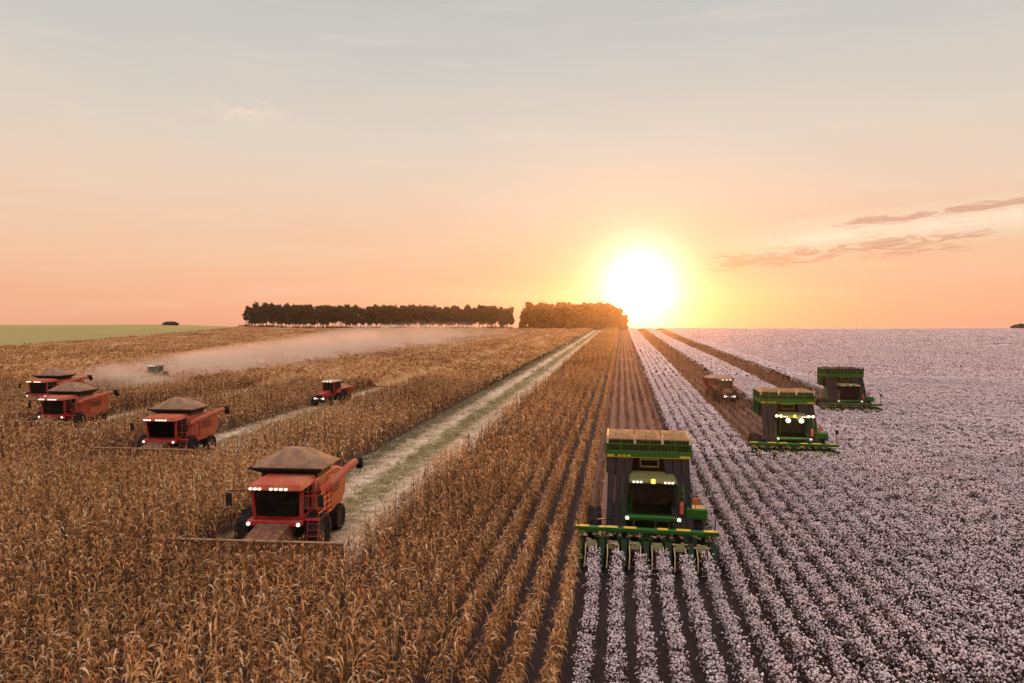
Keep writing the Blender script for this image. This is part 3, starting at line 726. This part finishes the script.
    bm = BM(); tube(bm, [(2.10, 5.0, 3.3), (2.13, 5.4, 3.32), (2.15, 5.6, 2.9)], [.22, .24, .2], 10); obj('spout', bm, M['rubber'], au)
    bm = BM(); tube(bm, [(-.6, 4.6, 3.0), (-.6, 4.6, 3.6), (-.6, 4.7, 3.72)], .07, 8); obj('exhaust_pipe', bm, M['steel'], t)
    return t
comb = make_combine()
CL = ['largest red combine harvester, heaped with grain, in front of the widest pale stubble track',
      'red combine harvester with domed grain heap, second nearest of the four',
      'red combine harvester partly hiding another one at the far left',
      'smallest red combine harvester at far left, half hidden behind a nearer one']
for i, (x, y) in enumerate(COMBINES):
    o = comb if i == 0 else copy_tree(comb)
    o.location = pos(x, y); o.rotation_euler[2] = R((4.5, 3, 2, 1)[i]); tag(o, CL[i], 'combine harvester', 'combine harvesters working through the maize')

def make_picker():
    t = empty('cotton_picker')
    for k in range(6):
        x = (k - 2.5) * ROW
        bm = BM()
        for sx in (-1, 1): box(bm, x + sx * .30 - .14, x + sx * .30 + .14, -.30, .95, .28, 1.30, .04)
        box(bm, x - .16, x + .16, .2, .95, .75, 1.35, .03)
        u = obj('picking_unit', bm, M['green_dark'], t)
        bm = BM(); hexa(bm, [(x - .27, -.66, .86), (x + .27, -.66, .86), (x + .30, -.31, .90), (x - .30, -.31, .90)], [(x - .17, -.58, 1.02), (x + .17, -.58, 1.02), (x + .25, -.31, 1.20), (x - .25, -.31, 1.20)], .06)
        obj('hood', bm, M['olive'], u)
        bm = BM()
        for _ in range(16):
            p = Vector((x + U(-.34, .34), U(-.62, .8), 0)); p.z = 1.32 if p.y > -.28 else 1.12 + (p.y + .5) * .3; q = U(.03, .075)
            bmesh.ops.create_icosphere(bm, subdivisions=1, radius=q, matrix=Matrix.Translation(p) @ Matrix.Diagonal((U(.8, 1.6), U(.8, 1.6), .6, 1)))
        tag(obj('stuck_lint', bm, M['lint'], u), kind='stuff')
        for sx in (-1, 1):
            bm = BM(); tube(bm, [(x + sx * .24, -.55, 1.05), (x + sx * .22, -.95, .75), (x + sx * .26, -1.35, .30)], .022, 6); obj('guide_rod', bm, M['tan'], u)
    for k in range(7):
        x = (k - 3) * ROW; bm = BM()
        hexa(bm, [(x - .03, -1.75, .12), (x + .03, -1.75, .12), (x + .03, -1.70, .20), (x - .03, -1.70, .20)], [(x - .20, -.32, .25), (x + .20, -.32, .25), (x + .15, -.32, 1.22), (x - .15, -.32, 1.22)], .015)
        obj('row_divider', bm, M['green_dark'], t)
    bm = BM(); box(bm, -3.08, 3.08, -.08, .18, 1.46, 1.64, .03); tb = obj('toolbar', bm, M['green'], t)
    bm = BM()
    for a, b in ((-3.02, -2.45), (-1.75, -1.2), (-.95, -.4), (.5, .95), (1.3, 1.9), (2.45, 3.02)): box(bm, a, b, -.10, .16, 1.635, 1.66, .005)
    obj('toolbar_stripe', bm, M['yellow'], tb)
    bm = BM()
    for x in (-1.1, 1.1): hexa(bm, [(x - .12, .1, 1.1), (x + .12, .1, 1.1), (x + .12, .1, 1.5), (x - .12, .1, 1.5)], [(x - .12, 2.2, .9), (x + .12, 2.2, .9), (x + .12, 2.2, 1.3), (x - .12, 2.2, 1.3)])
    box(bm, -1.1, 1.1, 1.9, 6.3, .95, 1.55, .04); box(bm, -1.3, 1.3, 2.2, 2.6, .75, 1.1); box(bm, -1.2, 1.2, 5.25, 5.55, .5, .95)
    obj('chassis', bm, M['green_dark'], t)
    for sx in (-1, 1):
        wheel(t, 'front_wheel', sx * 2.3, 2.3, .95, .60, M['yellow']); wheel(t, 'rear_wheel', sx * 1.35, 5.4, .62, .42, M['yellow'])
    bm = BM(); box(bm, -1.3, 1.3, 1.25, 1.60, 1.60, 1.82, .05); box(bm, -1.25, 1.25, 1.6, 3.2, 1.62, 1.80, .03)
    pf = obj('platform', bm, M['green'], t)
    for x in (-1.15, 1.15):
        bm = BM(); disc_y(bm, x, 1.18, 1.72, .085); obj('headlight', bm, M['lamp_white'], pf)
    # cab
    bm = BM(); box(bm, -.98, .98, 1.68, 3.15, 1.80, 1.88); box(bm, -.98, .98, 3.08, 3.18, 1.88, 3.3)
    for sx in (-1, 1):
        hexa(bm, [(sx * .98, 1.62, 1.84), (sx * .90, 1.62, 1.84), (sx * .90, 1.72, 1.84), (sx * .98, 1.72, 1.84)], [(sx * 1.0, 1.48, 3.3), (sx * .92, 1.48, 3.3), (sx * .92, 1.58, 3.3), (sx * 1.0, 1.58, 3.3)])
        box(bm, sx * .94 - .04, sx * .94 + .04, 2.35, 2.43, 2.0, 3.3)
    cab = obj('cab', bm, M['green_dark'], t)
    bm = BM(); lo = []; hi = []; n = 6
    for k in range(n + 1):
        x = -.90 + 1.80 * k / n; bow = -.12 * (1 - (x / .9) ** 2); lo.append(bm.verts.new((x, 1.67 + bow, 1.87))); hi.append(bm.verts.new((x * 1.02, 1.53 + bow, 3.29)))
    for k in range(n): bm.faces.new((lo[k], lo[k + 1], hi[k + 1], hi[k]))
    bmesh.ops.solidify(bm, geom=bm.faces[:], thickness=.012); obj('windshield', bm, M['glass'], cab)
    for sx in (-1, 1):
        bm = BM(); box(bm, sx * .945 - .008, sx * .945 + .008, 1.72, 3.08, 1.9, 3.28, 0); obj('side_window', bm, M['glass'], cab)
    cab_interior(cab, 1.7, 1.88)
    bm = BM(); hexa(bm, [(-1.10, 1.30, 3.3), (1.10, 1.30, 3.3), (1.08, 3.05, 3.3), (-1.08, 3.05, 3.3)], [(-1.0, 1.42, 3.46), (1.0, 1.42, 3.46), (1.0, 3.0, 3.50), (-1.0, 3.0, 3.50)], .05)
    roof = obj('cab_roof', bm, M['olive'], cab)
    for x in (-.86, -.70, -.54, .54, .70, .86):
        bm = BM(); box(bm, x - .06, x + .06, 1.22, 1.31, 3.33, 3.42, .015); obj('work_light', bm, M['lamp_soft'], roof)
    bm = BM(); lathe_x(bm, [(-.10, .06), (-.08, .11), (.08, .11), (.10, .06)], 0, 1.27, 3.42, 12); obj('beacon', bm, M['beacon'], roof)
    # engine bay behind the cab
    bm = BM(); box(bm, -1.15, 1.15, 3.25, 6.3, 1.5, 3.0, .06); obj('engine_bay', bm, M['green'], t)
    # basket
    bm = BM()
    prism(bm, [(2.95, 4.22), (3.5, 4.22), (3.7, 3.05), (5.5, 3.05), (5.7, 4.22), (5.7, 4.94), (2.95, 4.94)], -1.92, 1.92, .03)
    bk = obj('basket', bm, M['basket_mesh'], t)
    bm = BM(); box(bm, -1.98, 1.98, 2.88, 3.02, 4.14, 4.46, .02)
    for sx in (-1, 1):
        box(bm, sx * 1.94 - .05, sx * 1.94 + .05, 2.9, 5.8, 4.14, 4.34, .02); box(bm, sx * 1.94 - .05, sx * 1.94 + .05, 2.9, 5.8, 4.90, 5.02, .02)
        for y in (3.0, 4.1, 5.1, 5.7): box(bm, sx * 1.95 - .05, sx * 1.95 + .05, y - .05, y + .05, 3.1 if y > 3.5 else 4.2, 5.0, .01)
    box(bm, -1.98, 1.98, 2.90, 3.00, 4.74, 4.80, .01)
    for x in (-1.3, .05, 1.25): box(bm, x - .03, x + .03, 2.91, 2.97, 4.4, 4.95, .01)
    for k in range(24):
        x = -1.86 + 3.72 * k / 23; box(bm, x - .012, x + .012, 2.925, 2.945, 4.44, 4.92, 0)
    for sx in (-1, 1):
        for k in range(14):
            y = 3.15 + k * .19; box(bm, sx * 1.935 - .012, sx * 1.935 + .012, y - .012, y + .012, 3.12 if y > 3.75 else 4.3, 4.92, 0)
    obj('basket_frame', bm, M['green'], bk)
    bm = BM()
    for a, b in ((-1.93, -1.6), (-1.42, -1.28), (-1.2, -1.06), (-.98, -.84), (1.45, 1.93)): box(bm, a, b, 2.868, 2.88, 4.18, 4.27, 0)
    box(bm, -1.96, 1.96, 2.872, 2.88, 4.145, 4.165, 0)
    obj('frame_stripe', bm, M['yellow'], bk)
    for a, b in ((-1.9, -.66), (-.60, .62), (.68, 1.9)):
        bm = BM(); hexa(bm, [(a, 2.98, 4.97), (b, 2.98, 4.97), (b, 5.7, 4.97), (a, 5.7, 4.97)], [(a, 2.98, 5.01), (b, 2.98, 5.01), (b, 5.7, 5.01), (a, 5.7, 5.01)])
        lid = obj('basket_lid', bm, M['screen'], bk)
        bm = BM(); nn = 10; g = []
        for i in range(nn + 1):
            g.append([bm.verts.new((a + .05 + (b - a - .1) * i / nn, 3.1 + 2.5 * j / 16, 5.015 + .13 * math.sin(math.pi * i / nn) ** .5 * math.sin(math.pi * j / 16) ** .5 * (.7 + .6 * noise.noise(Vector((i * .5 + a, j * .5, 1)))))) for j in range(17)])
        for i in range(nn):
            for j in range(16): bm.faces.new((g[i][j], g[i + 1][j], g[i + 1][j + 1], g[i][j + 1]))
        obj('bulging_cotton', bm, M['screen'], lid, smooth=True)
    for x in (-1.93, -.63, .65, 1.93):
        bm = BM(); box(bm, x - .05, x + .05, 2.90, 3.0, 4.80, 5.20, .01); obj('lid_post', bm, M['cream'], bk)
    # air ducts rising to the basket
    for sx in (-1, 1):
        for xb, xt in ((1.80, 1.70), (1.50, 1.28), (1.24, .88)):
            bm = BM(); w0, w1 = .15, .19
            lo = [(sx * xb - w0, 1.0, 1.30), (sx * xb + w0, 1.0, 1.30), (sx * xb + w0, 1.28, 1.30), (sx * xb - w0, 1.28, 1.30)]
            md = [(sx * (xb * .6 + xt * .4) - w0, 1.75, 2.4), (sx * (xb * .6 + xt * .4) + w0, 1.75, 2.4), (sx * (xb * .6 + xt * .4) + w0, 2.05, 2.4), (sx * (xb * .6 + xt * .4) - w0, 2.05, 2.4)]
            hi = [(sx * xt - w1, 2.95, 4.16), (sx * xt + w1, 2.95, 4.16), (sx * xt + w1, 3.35, 4.16), (sx * xt - w1, 3.35, 4.16)]
            hexa(bm, lo, md, .02); hexa(bm, md, hi, .02); obj('air_duct', bm, M['duct'], t)
    for x in (-2.2, -1.1, -.55, .4, 1.0, 1.9):
        bm = BM(); tube(bm, [(x, .15, 1.55), (x + .05, .35, 1.85), (x * .75, .8, 1.75), (x * .6, 1.4, 1.55)], .028, 6); obj('hydraulic_hose', bm, M['black'], t)
    for x in (-.95, 2.05):
        bm = BM()
        for y in (1.3, 2.3): tube(bm, [(x, y, 1.8), (x, y, 2.75)], .025, 6)
        for z in (2.3, 2.75): tube(bm, [(x, 1.3, z), (x, 2.3, z)], .02, 6)
        obj('handrail', bm, M['green'], t)
    bm = BM()
    for x in (-.42, .42): box(bm, x - .03, x + .03, 2.9, 2.96, 3.72, 4.14, .01)
    for z in (3.72, 4.06): box(bm, -.45, .45, 2.895, 2.955, z - .03, z + .03, .01)
    obj('bracket', bm, M['olive'], t)
    bm = BM()
    for x in (1.12, 1.42): tube(bm, [(x, 1.75, 1.95), (x, 1.85, 3.25)], .03, 6)
    for k in range(5): tube(bm, [(1.12, 1.77, 2.15 + k * .25), (1.42, 1.77, 2.15 + k * .25)], .022, 6)
    obj('ladder', bm, M['green'], t)
    bm = BM(); box(bm, 1.32, 2.25, 1.35, 2.1, 1.72, 2.22, .06); tk = obj('side_tank', bm, M['green'], t)
    bm = BM(); tube(bm, [(1.25, 1.32, 1.98), (1.25, 1.32, 2.42), (1.25, 1.32, 2.52)], [.085, .085, .03], 10); obj('fire_extinguisher', bm, M['orange'], t)
    bm = BM(); box(bm, 1.62, 1.90, 1.55, 1.63, 2.36, 2.66, .02); tube(bm, [(1.76, 1.59, 2.2), (1.76, 1.59, 2.4)], .02, 6); obj('warning_plate', bm, M['orange'], tk)
    bm = BM(); tube(bm, [(-2.9, .05, 1.6), (-2.95, .0, 1.9), (-3.1, -.1, 2.0)], .03, 6); tube(bm, [(2.9, .05, 1.6), (2.95, .05, 2.4)], .025, 6); box(bm, 2.85, 3.05, .0, .08, 2.4, 2.65, .01); obj('marker_post', bm, M['black'], t)
    # the cab and what stands beside it sit a little to one side of the picking units
    for c in kids(t):
        k = c.name.split('.')[0]
        c.location.x = {'cab': .36, 'platform': .36, 'ladder': .38, 'side_tank': .5, 'fire_extinguisher': .38, 'basket': .2, 'air_duct': .2, 'bracket': .25, 'engine_bay': .2, 'chassis': .2}.get(k, 0)
    return t
pick = make_picker()
PL = ['large green cotton picker closest to the camera between the maize edge and the cotton rows',
      'green cotton picker with bright yellow lamps glowing on its cab, second nearest',
      'dark green cotton picker farthest right and farthest back in the white cotton']
pk = [pick]
for i, (x, y) in enumerate(PICKERS):
    o = pick if i == 0 else copy_tree(pick)
    if i: pk.append(o)
    o.location = pos(x, y); tag(o, PL[i], 'cotton picker', 'cotton pickers working through the cotton')
# the second picker has its strong work lamps on, the third has its roof lamps off
cab2 = next(c for c in kids(pk[1]) if c.name.startswith('cab'))
roof2 = next(c for c in kids(cab2) if c.name.startswith('cab_roof'))
for x, r_ in ((-.46, .155), (.46, .155)):
    bm = BM(); disc_y(bm, x, 1.16, 3.10, r_, .12); fl = obj('flood_light', bm, M['lamp_warm'], cab2)
    pl = bpy.data.lights.new('flood_light_glow', 'POINT'); pl.energy = 45; pl.color = (1, .80, .32); pl.shadow_soft_size = .15
    po = bpy.data.objects.new('flood_light_glow', pl); col.objects.link(po); po.parent = fl; po.location = (x, .85, 3.12)
for x in (-1.28, 1.28, -.98, .98):
    bm = BM(); disc_y(bm, x, 1.20, 3.42, .085, .1); tube(bm, [(x * .9, 1.28, 3.42), (x, 1.28, 3.42)], .03, 6); obj('corner_light', bm, M['lamp_warm'], cab2)
for c in [q for q in bpy.data.objects if q.parent and (q.parent == pk[2] or (q.parent.parent and q.parent.parent == pk[2]) or (q.parent.parent and q.parent.parent.parent == pk[2]))]:
    k = c.name.split('.')[0]; w = {'frame_stripe': 'green', 'basket_lid': 'screen_dark', 'bulging_cotton': 'screen_dark', 'toolbar_stripe': 'olive', 'lid_post': 'duct'}.get(k)
    if w: c.data = c.data.copy(); c.data.materials[0] = M[w]
cab3 = next(c for c in kids(pk[2]) if c.name.startswith('cab'))
for c in bpy.data.objects:
    if c.parent and c.parent.parent == cab3 and (c.name.startswith('work_light') or c.name.startswith('beacon')):
        c.data = c.data.copy(); c.data.materials[0] = M['cream']

# tractors and what they tow
def make_tractor(paint_body, light):
    t = empty('tractor')
    bm = BM(); hexa(bm, [(-.42, -.1, .95), (.42, -.1, .95), (.46, 1.9, .95), (-.46, 1.9, .95)], [(-.36, .0, 1.55), (.36, .0, 1.55), (.44, 1.9, 1.78), (-.44, 1.9, 1.78)], .06)
    hood = obj('hood', bm, paint_body, t)
    bm = BM(); box(bm, -.34, .34, -.14, -.08, 1.05, 1.45, .02); obj('grille', bm, M['black'], hood)
    for x in (-.55, .55):
        bm = BM(); disc_y(bm, x, -.18, 1.02, .13); box(bm, min(x, .3 * x), max(x, .3 * x), -.10, -.04, .98, 1.06, 0); obj('headlight', bm, light, hood)
    bm = BM(); box(bm, -.30, .30, .0, 3.9, .6, .96, .03); box(bm, -.9, .9, .5, .75, .55, .75); box(bm, -.5, .5, -.5, -.14, .6, .95, .05); obj('chassis', bm, M['black'], t)
    for sx in (-1, 1):
        wheel(t, 'front_wheel', sx * .98, .62, .62, .42, M['cream']); wheel(t, 'rear_wheel', sx * 1.12, 3.2, .92, .56, M['cream'])
        bm = BM(); prism(bm, [(2.2, 1.5), (2.6, 1.95), (3.8, 1.95), (4.1, 1.6), (3.8, 1.88), (2.65, 1.88)], sx * 1.12 - .3, sx * 1.12 + .3, .01); obj('fender', bm, paint_body, t)
    bm = BM(); box(bm, -.80, .80, 1.95, 3.6, 1.3, 1.5)
    for sx in (-1, 1):
        for y in (1.98, 3.5): box(bm, sx * .76 - .05, sx * .76 + .05, y - .05, y + .05, 1.5, 2.72, .01)
    cab = obj('cab', bm, paint_body, t)
    bm = BM(); box(bm, -.71, .71, 1.95, 1.975, 1.5, 2.7, 0); obj('windshield', bm, M['glass'], cab)
    for sx in (-1, 1):
        bm = BM(); box(bm, sx * .76 - .008, sx * .76 + .008, 2.04, 3.44, 1.5, 2.7, 0); obj('side_window', bm, M['glass'], cab)
    bm = BM(); box(bm, -.88, .88, 1.75, 3.7, 2.72, 2.92, .06); rf = obj('cab_roof', bm, M['tan'] if paint_body is M['red'] else paint_body, cab)
    for x in (-.45, .0, .45):
        bm = BM(); box(bm, x - .12, x + .12, 1.68, 1.76, 2.78, 2.90, .01); obj('work_light', bm, light, rf)
    cab_interior(cab, 2.0, 1.5)
    bm = BM(); tube(bm, [(.5, 1.5, 1.7), (.5, 1.5, 2.6)], .045, 8); obj('exhaust_pipe', bm, M['black'], t)
    return t
tr1 = make_tractor(M['red'], M['lamp_soft']); tr1.location = pos(-34.9, 75.2); tr1.rotation_euler[2] = R(-6)
tag(tr1, 'small red tractor with tan roof and lit lamps on the pale track left of centre', 'tractor', 'tractors')
tr2 = make_tractor(M['rust'], M['lamp_soft']); tr2.location = pos(12.9, 85.0); tr2.rotation_euler[2] = R(4)
tag(tr2, 'small rust-brown tractor in the brown strip beyond the second cotton picker', 'tractor', 'tractors')
tr3 = make_tractor(M['chaff_pale'], M['lamp_soft']); tr3.location = pos(-72.2, 94.0)
tag(tr3, 'dusty brown tractor blurred inside the dust cloud on the left', 'tractor', 'tractors')
def make_wagon():
    t = empty('grain_wagon'); bm = BM()
    hexa(bm, [(-1.0, 0, .9), (1.0, 0, .9), (1.0, 3.4, .9), (-1.0, 3.4, .9)], [(-1.25, -.2, 1.95), (1.25, -.2, 1.95), (1.25, 3.6, 1.95), (-1.25, 3.6, 1.95)], .03); obj('hopper', bm, M['red_dusty'], t)
    bm = BM()
    for k in range(5): box(bm, 1.2, 1.29, .1 + k * .8, .2 + k * .8, 1.1, 1.9, .01)
    box(bm, -.7, .7, .1, 3.3, .7, .9); tube(bm, [(0, .2, .75), (0, -1.4, .65)], .07, 8); obj('frame', bm, M['red_dark'], t)
    for sx in (-1, 1): wheel(t, 'wheel', sx * 1.1, 1.75, .5, .35, M['cream'])
    bm = BM(); g = [[bm.verts.new((-1.2 + 2.4 * i / 8, -.1 + 3.6 * j / 8, 1.93 + .4 * math.sin(math.pi * i / 8) * math.sin(math.pi * j / 8))) for j in range(9)] for i in range(9)]
    for i in range(8):
        for j in range(8): bm.faces.new((g[i][j], g[i + 1][j], g[i + 1][j + 1], g[i][j + 1]))
    obj('grain_load', bm, M['grain'], t, smooth=True)
    return t
wg = make_wagon(); wg.scale = (.85, .6, .95); wg.location = pos(-34.7, 80.1); wg.rotation_euler[2] = R(-6)
tag(wg, 'red hopper wagon full of grain hitched behind the small red tractor', 'wagon')
def make_buggy():
    t = empty('cotton_buggy'); bm = BM()
    hexa(bm, [(-1.0, 0, 1.1), (1.0, 0, 1.1), (1.0, 3.6, 1.1), (-1.0, 3.6, 1.1)], [(-1.72, -.4, 3.0), (1.72, -.4, 3.0), (1.72, 4.0, 3.0), (-1.72, 4.0, 3.0)], .03); obj('flared_basket', bm, M['rust'], t)
    bm = BM()
    for sx in (-1, 1):
        for y in (-.35, 1.1, 2.5, 3.95): tube(bm, [(sx * 1.06, .2 + y * .75, 1.1), (sx * 1.78, y, 3.05)], .05, 6)
    box(bm, -.8, .8, .1, 3.5, .8, 1.1); tube(bm, [(0, .2, .85), (0, -1.5, .7)], .08, 8); tube(bm, [(-1.45, -.45, .5), (-1.62, -.5, 3.1)], .09, 8)
    obj('frame', bm, M['red_dark'], t)
    for sx in (-1, 1): wheel(t, 'wheel', sx * 1.25, 1.8, .55, .42, M['cream'])
    bm = BM(); g = [[bm.verts.new((-1.66 + 3.32 * i / 12, -.34 + 4.28 * j / 12, 2.97 + .5 * (math.sin(math.pi * i / 12) * math.sin(math.pi * j / 12)) ** .6 * (.8 + .7 * noise.noise(Vector((i * .6, j * .6, 4)))))) for j in range(13)] for i in range(13)]
    for i in range(12):
        for j in range(12): bm.faces.new((g[i][j], g[i + 1][j], g[i + 1][j + 1], g[i][j + 1]))
    obj('cotton_load', bm, M['lint'], t, smooth=True)
    return t
bg = make_buggy(); bg.scale = (1, .7, .9); bg.location = pos(12.5, 90.6); bg.rotation_euler[2] = R(4)
tag(bg, 'rust-brown flared cotton cart behind the small rust-brown tractor', 'cart')

# ------------------------------------------------------------------ trees
def tree_meshes(h, crown0, rad, nleaf, leaf, seed):
    random.seed(seed); bm = BM()
    lean = (U(-.4, .4), U(-.4, .4))
    tube(bm, [(0, 0, -.5), (lean[0] * .3, lean[1] * .3, h * .4), (lean[0], lean[1], h * .85)], [.24, .17, .05], 7)
    clumps = []
    for k in range(11):
        z = crown0 + (h - crown0) * (k + U(0, .8)) / 11.5; f = (z - crown0) / (h - crown0); rr = rad * (1 - .55 * f ** 2) * U(.35, 1); a = U(0, 6.28)
        c = Vector((lean[0] * f + rr * .7 * math.cos(a), lean[1] * f + rr * .7 * math.sin(a), z)); clumps.append((c, rad * U(.38, .62)))
        tube(bm, [(lean[0] * f * .8, lean[1] * f * .8, max(h * .25, z - 1.6)), c], [.07, .03], 5)
    T = Tmpl()
    for _ in range(nleaf):
        c, r = random.choice(clumps); d = Vector((random.gauss(0, 1), random.gauss(0, 1), random.gauss(0, .8))).normalized() * r * rnd() ** .4
        p = c + d; q = Vector((U(-1, 1), U(-1, 1), U(-1, .4))).normalized(); s_ = q.cross(Vector((U(-1, 1), U(-1, 1), U(-1, 1)))).normalized(); L = leaf * U(.6, 1.3)
        T.ribbon([p - q * L, p, p + q * L], s_, [L * .2, L * .45, L * .1], U(0, 1))
    return bm, T.arr()
TREES = []
for k in range(6):
    bm, (v, f4, f3, t_) = tree_meshes(U(15.8, 16.8), 5.4 + U(-.8, 1.2), 3.1, 620, .8, 40 + k)
    root = empty('eucalyptus_tree'); obj('trunk', bm, M['bark'], root)
    c = np_mesh('crown', v, [f4, f3], M['foliage'], t_); c.parent = root; TREES.append([root, False])
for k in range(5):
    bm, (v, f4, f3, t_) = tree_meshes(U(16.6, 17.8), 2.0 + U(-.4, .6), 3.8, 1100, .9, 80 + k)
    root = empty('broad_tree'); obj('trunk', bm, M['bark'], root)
    c = np_mesh('crown', v, [f4, f3], M['foliage_sun_glow'], t_); c.parent = root; TREES.append([root, False])
random.seed(5)
def put_tree(idx, s_, d, scale, label, group):
    e = TREES[idx]
    o = e[0] if not e[1] else copy_tree(e[0]); e[1] = True
    x, y = FX * d + FY * s_, FY * d - FX * s_
    o.location = pos(x, y); o.scale = (scale * U(.9, 1.1), scale * U(.9, 1.1), scale); o.rotation_euler[2] = U(0, 6.28)
    tag(o, label, 'tree', group)
s_ = -179.
while s_ < -.5:
    for d, ph in ((462, 0), (469, 2.0)):
        end = min(1, .80 + (s_ + 184) * .02) * (1 if s_ < -25 else 1 - (s_ + 25) * .004)
        put_tree(random.randrange(6), s_ + ph + U(-.8, .8), d + U(-1.2, 1.2), U(.87, 1.06) * end, 'tall dark tree with bare trunk in the long tree line on the horizon', 'trees in the long line on the horizon')
    s_ += 2.8
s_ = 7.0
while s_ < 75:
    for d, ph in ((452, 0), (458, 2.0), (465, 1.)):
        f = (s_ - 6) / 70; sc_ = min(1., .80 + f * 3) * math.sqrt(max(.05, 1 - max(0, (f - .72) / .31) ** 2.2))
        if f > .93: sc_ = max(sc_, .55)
        put_tree(6 + random.randrange(5), s_ + ph + U(-.7, .7), d + U(-1.2, 1.2), U(.91, 1.05) * sc_, 'dense tree, orange sun glow painted into its leaves, in the clump on the horizon beside the sun', 'trees in the clump beside the sun')
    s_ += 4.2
def undergrowth():
    C = Crop(); tf = [tuft(30, 2.2, .0, 2.5, 1.0, .1, .8) for _ in range(6)]
    n = 230; S = rng.uniform(-184, 1, n); D = 466 + rng.normal(0, 3, n); S2 = rng.uniform(5, 76, 180); D2 = 458 + rng.normal(0, 4, 180)
    S, D = np.concatenate([S, S2]), np.concatenate([D, D2])
    C.scatter(tf, FX * D + FY * S, FY * D - FX * S, (.7, 1.1)); C.build('undergrowth', M['foliage'])
undergrowth()
def bush(name, s_, d, w, h, label, seed):
    random.seed(seed); bm = BM(); tube(bm, [(0, 0, -.3), (0, 0, h * .5)], [.3, .15], 7); T = Tmpl()
    for _ in range(700):
        a = U(0, 6.28); q = rnd() ** .5; z = h * (.15 + .85 * rnd() * math.sqrt(max(0, 1 - (q * .95) ** 2)))
        p = Vector((w * q * math.cos(a), w * q * .7 * math.sin(a), z)); dv = Vector((U(-1, 1), U(-1, 1), U(-1, .5))).normalized(); sv = dv.cross(Vector((U(-1, 1), U(-1, 1), U(-1, 1)))).normalized()
        T.ribbon([p - dv * .8, p, p + dv * .8], sv, [.2, .5, .1], rnd())
    x, y = FX * d + FY * s_, FY * d - FX * s_
    o = empty(name, pos(x, y)); obj('trunk', bm, M['bark'], o); v, f4, f3, t_ = T.arr(); c = np_mesh('crown', v, [f4, f3], M['foliage'], t_); c.parent = o
    tag(o, label, 'tree')
bush('spreading_tree', -225, 450, 5.0, 2.3, 'low spreading tree alone on the green ridge at far left', 3)
bush('rounded_tree', 364, 486, 8, 4.2, 'low rounded tree on the skyline at the right edge', 4)

# ------------------------------------------------------------------ air
def make_haze():
    bm = BM(); box(bm, -1010, 1000, -230, 740, -14, 34, 0)
    m, N, out = mat_new('evening_haze'); v = N.node('ShaderNodeVolumePrincipled'); v.inputs['Color'].default_value = (.96, .88, .80, 1); v.inputs['Density'].default_value = HAZE_DENSITY; v.inputs['Anisotropy'].default_value = HAZE_G
    N.l.new(v.outputs[0], out.inputs['Volume']); tag(obj('haze', bm, m), kind='stuff')
make_haze()
def make_dust():
    """dust trailing behind the left-hand combines, drifting along their lanes"""
    bm = BM(); ys = [74, 95, 140, 210, 330, 410]; half = [8, 15, 25, 40, 60, 66]; top = [4.5, 5.6, 6.6, 7.4, 8.2, 8.6]; cxs = [-69, -71.5, -76, -82, -90, -92]
    rings = []
    for y, h, t, cx in zip(ys, half, top, cxs): rings.append([bm.verts.new(p) for p in ((cx - h, y, .3), (cx + h, y, .3), (cx + h * .8, y, t), (cx - h * .8, y, t))])
    for a, b in zip(rings, rings[1:]):
        for k in range(4): bm.faces.new((a[k], a[(k + 1) % 4], b[(k + 1) % 4], b[k]))
    bm.faces.new(rings[0][::-1]); bm.faces.new(rings[-1])
    m, N, out = mat_new('harvest_dust'); v = N.node('ShaderNodeVolumePrincipled'); v.inputs['Color'].default_value = (1., .82, .66, 1); v.inputs['Anisotropy'].default_value = .3
    g = N.node('ShaderNodeTexCoord').outputs['Generated']; ob = N.node('ShaderNodeTexCoord').outputs['Object']
    sp = N.node('ShaderNodeSeparateXYZ'); N.l.new(g, sp.inputs[0]); so = N.node('ShaderNodeSeparateXYZ'); N.l.new(ob, so.inputs[0])
    n = N.noise(N.mapping(ob, (1, .6, 1.6)), .10, 6., .66, 1.2)
    # distance from the trail's axis
    axx = N.rng(so.outputs[1], 76, 330, -69, -90); hw = N.rng(so.outputs[1], 76, 330, 8, 58)
    e = N.math('DIVIDE', N.math('SUBTRACT', so.outputs[0], axx), hw); e2 = N.math('MULTIPLY', e, e)
    tt = N.rng(so.outputs[1], 76, 330, 4.3, 8.0); zz = N.math('DIVIDE', so.outputs[2], tt)
    f = N.math('SUBTRACT', 1., N.math('ADD', e2, N.math('MULTIPLY', zz, zz)), clamp=True)
    f = N.math('MULTIPLY', f, N.rng(n, .38, .66, .02, 1.)); f = N.math('MULTIPLY', f, N.math('POWER', N.rng(so.outputs[1], 92, 400, 1., .0), 1.9))
    f = N.math('MULTIPLY', f, N.rng(so.outputs[1], 76, 88, .0, 1.))
    N.put(v.inputs['Density'], N.math('MULTIPLY', N.math('POWER', f, 1.25), .42)); N.l.new(v.outputs[0], out.inputs['Volume'])
    try: m.cycles.volume_step_rate = .35
    except Exception: pass
    tag(obj('dust_cloud', bm, m), kind='stuff')
make_dust()
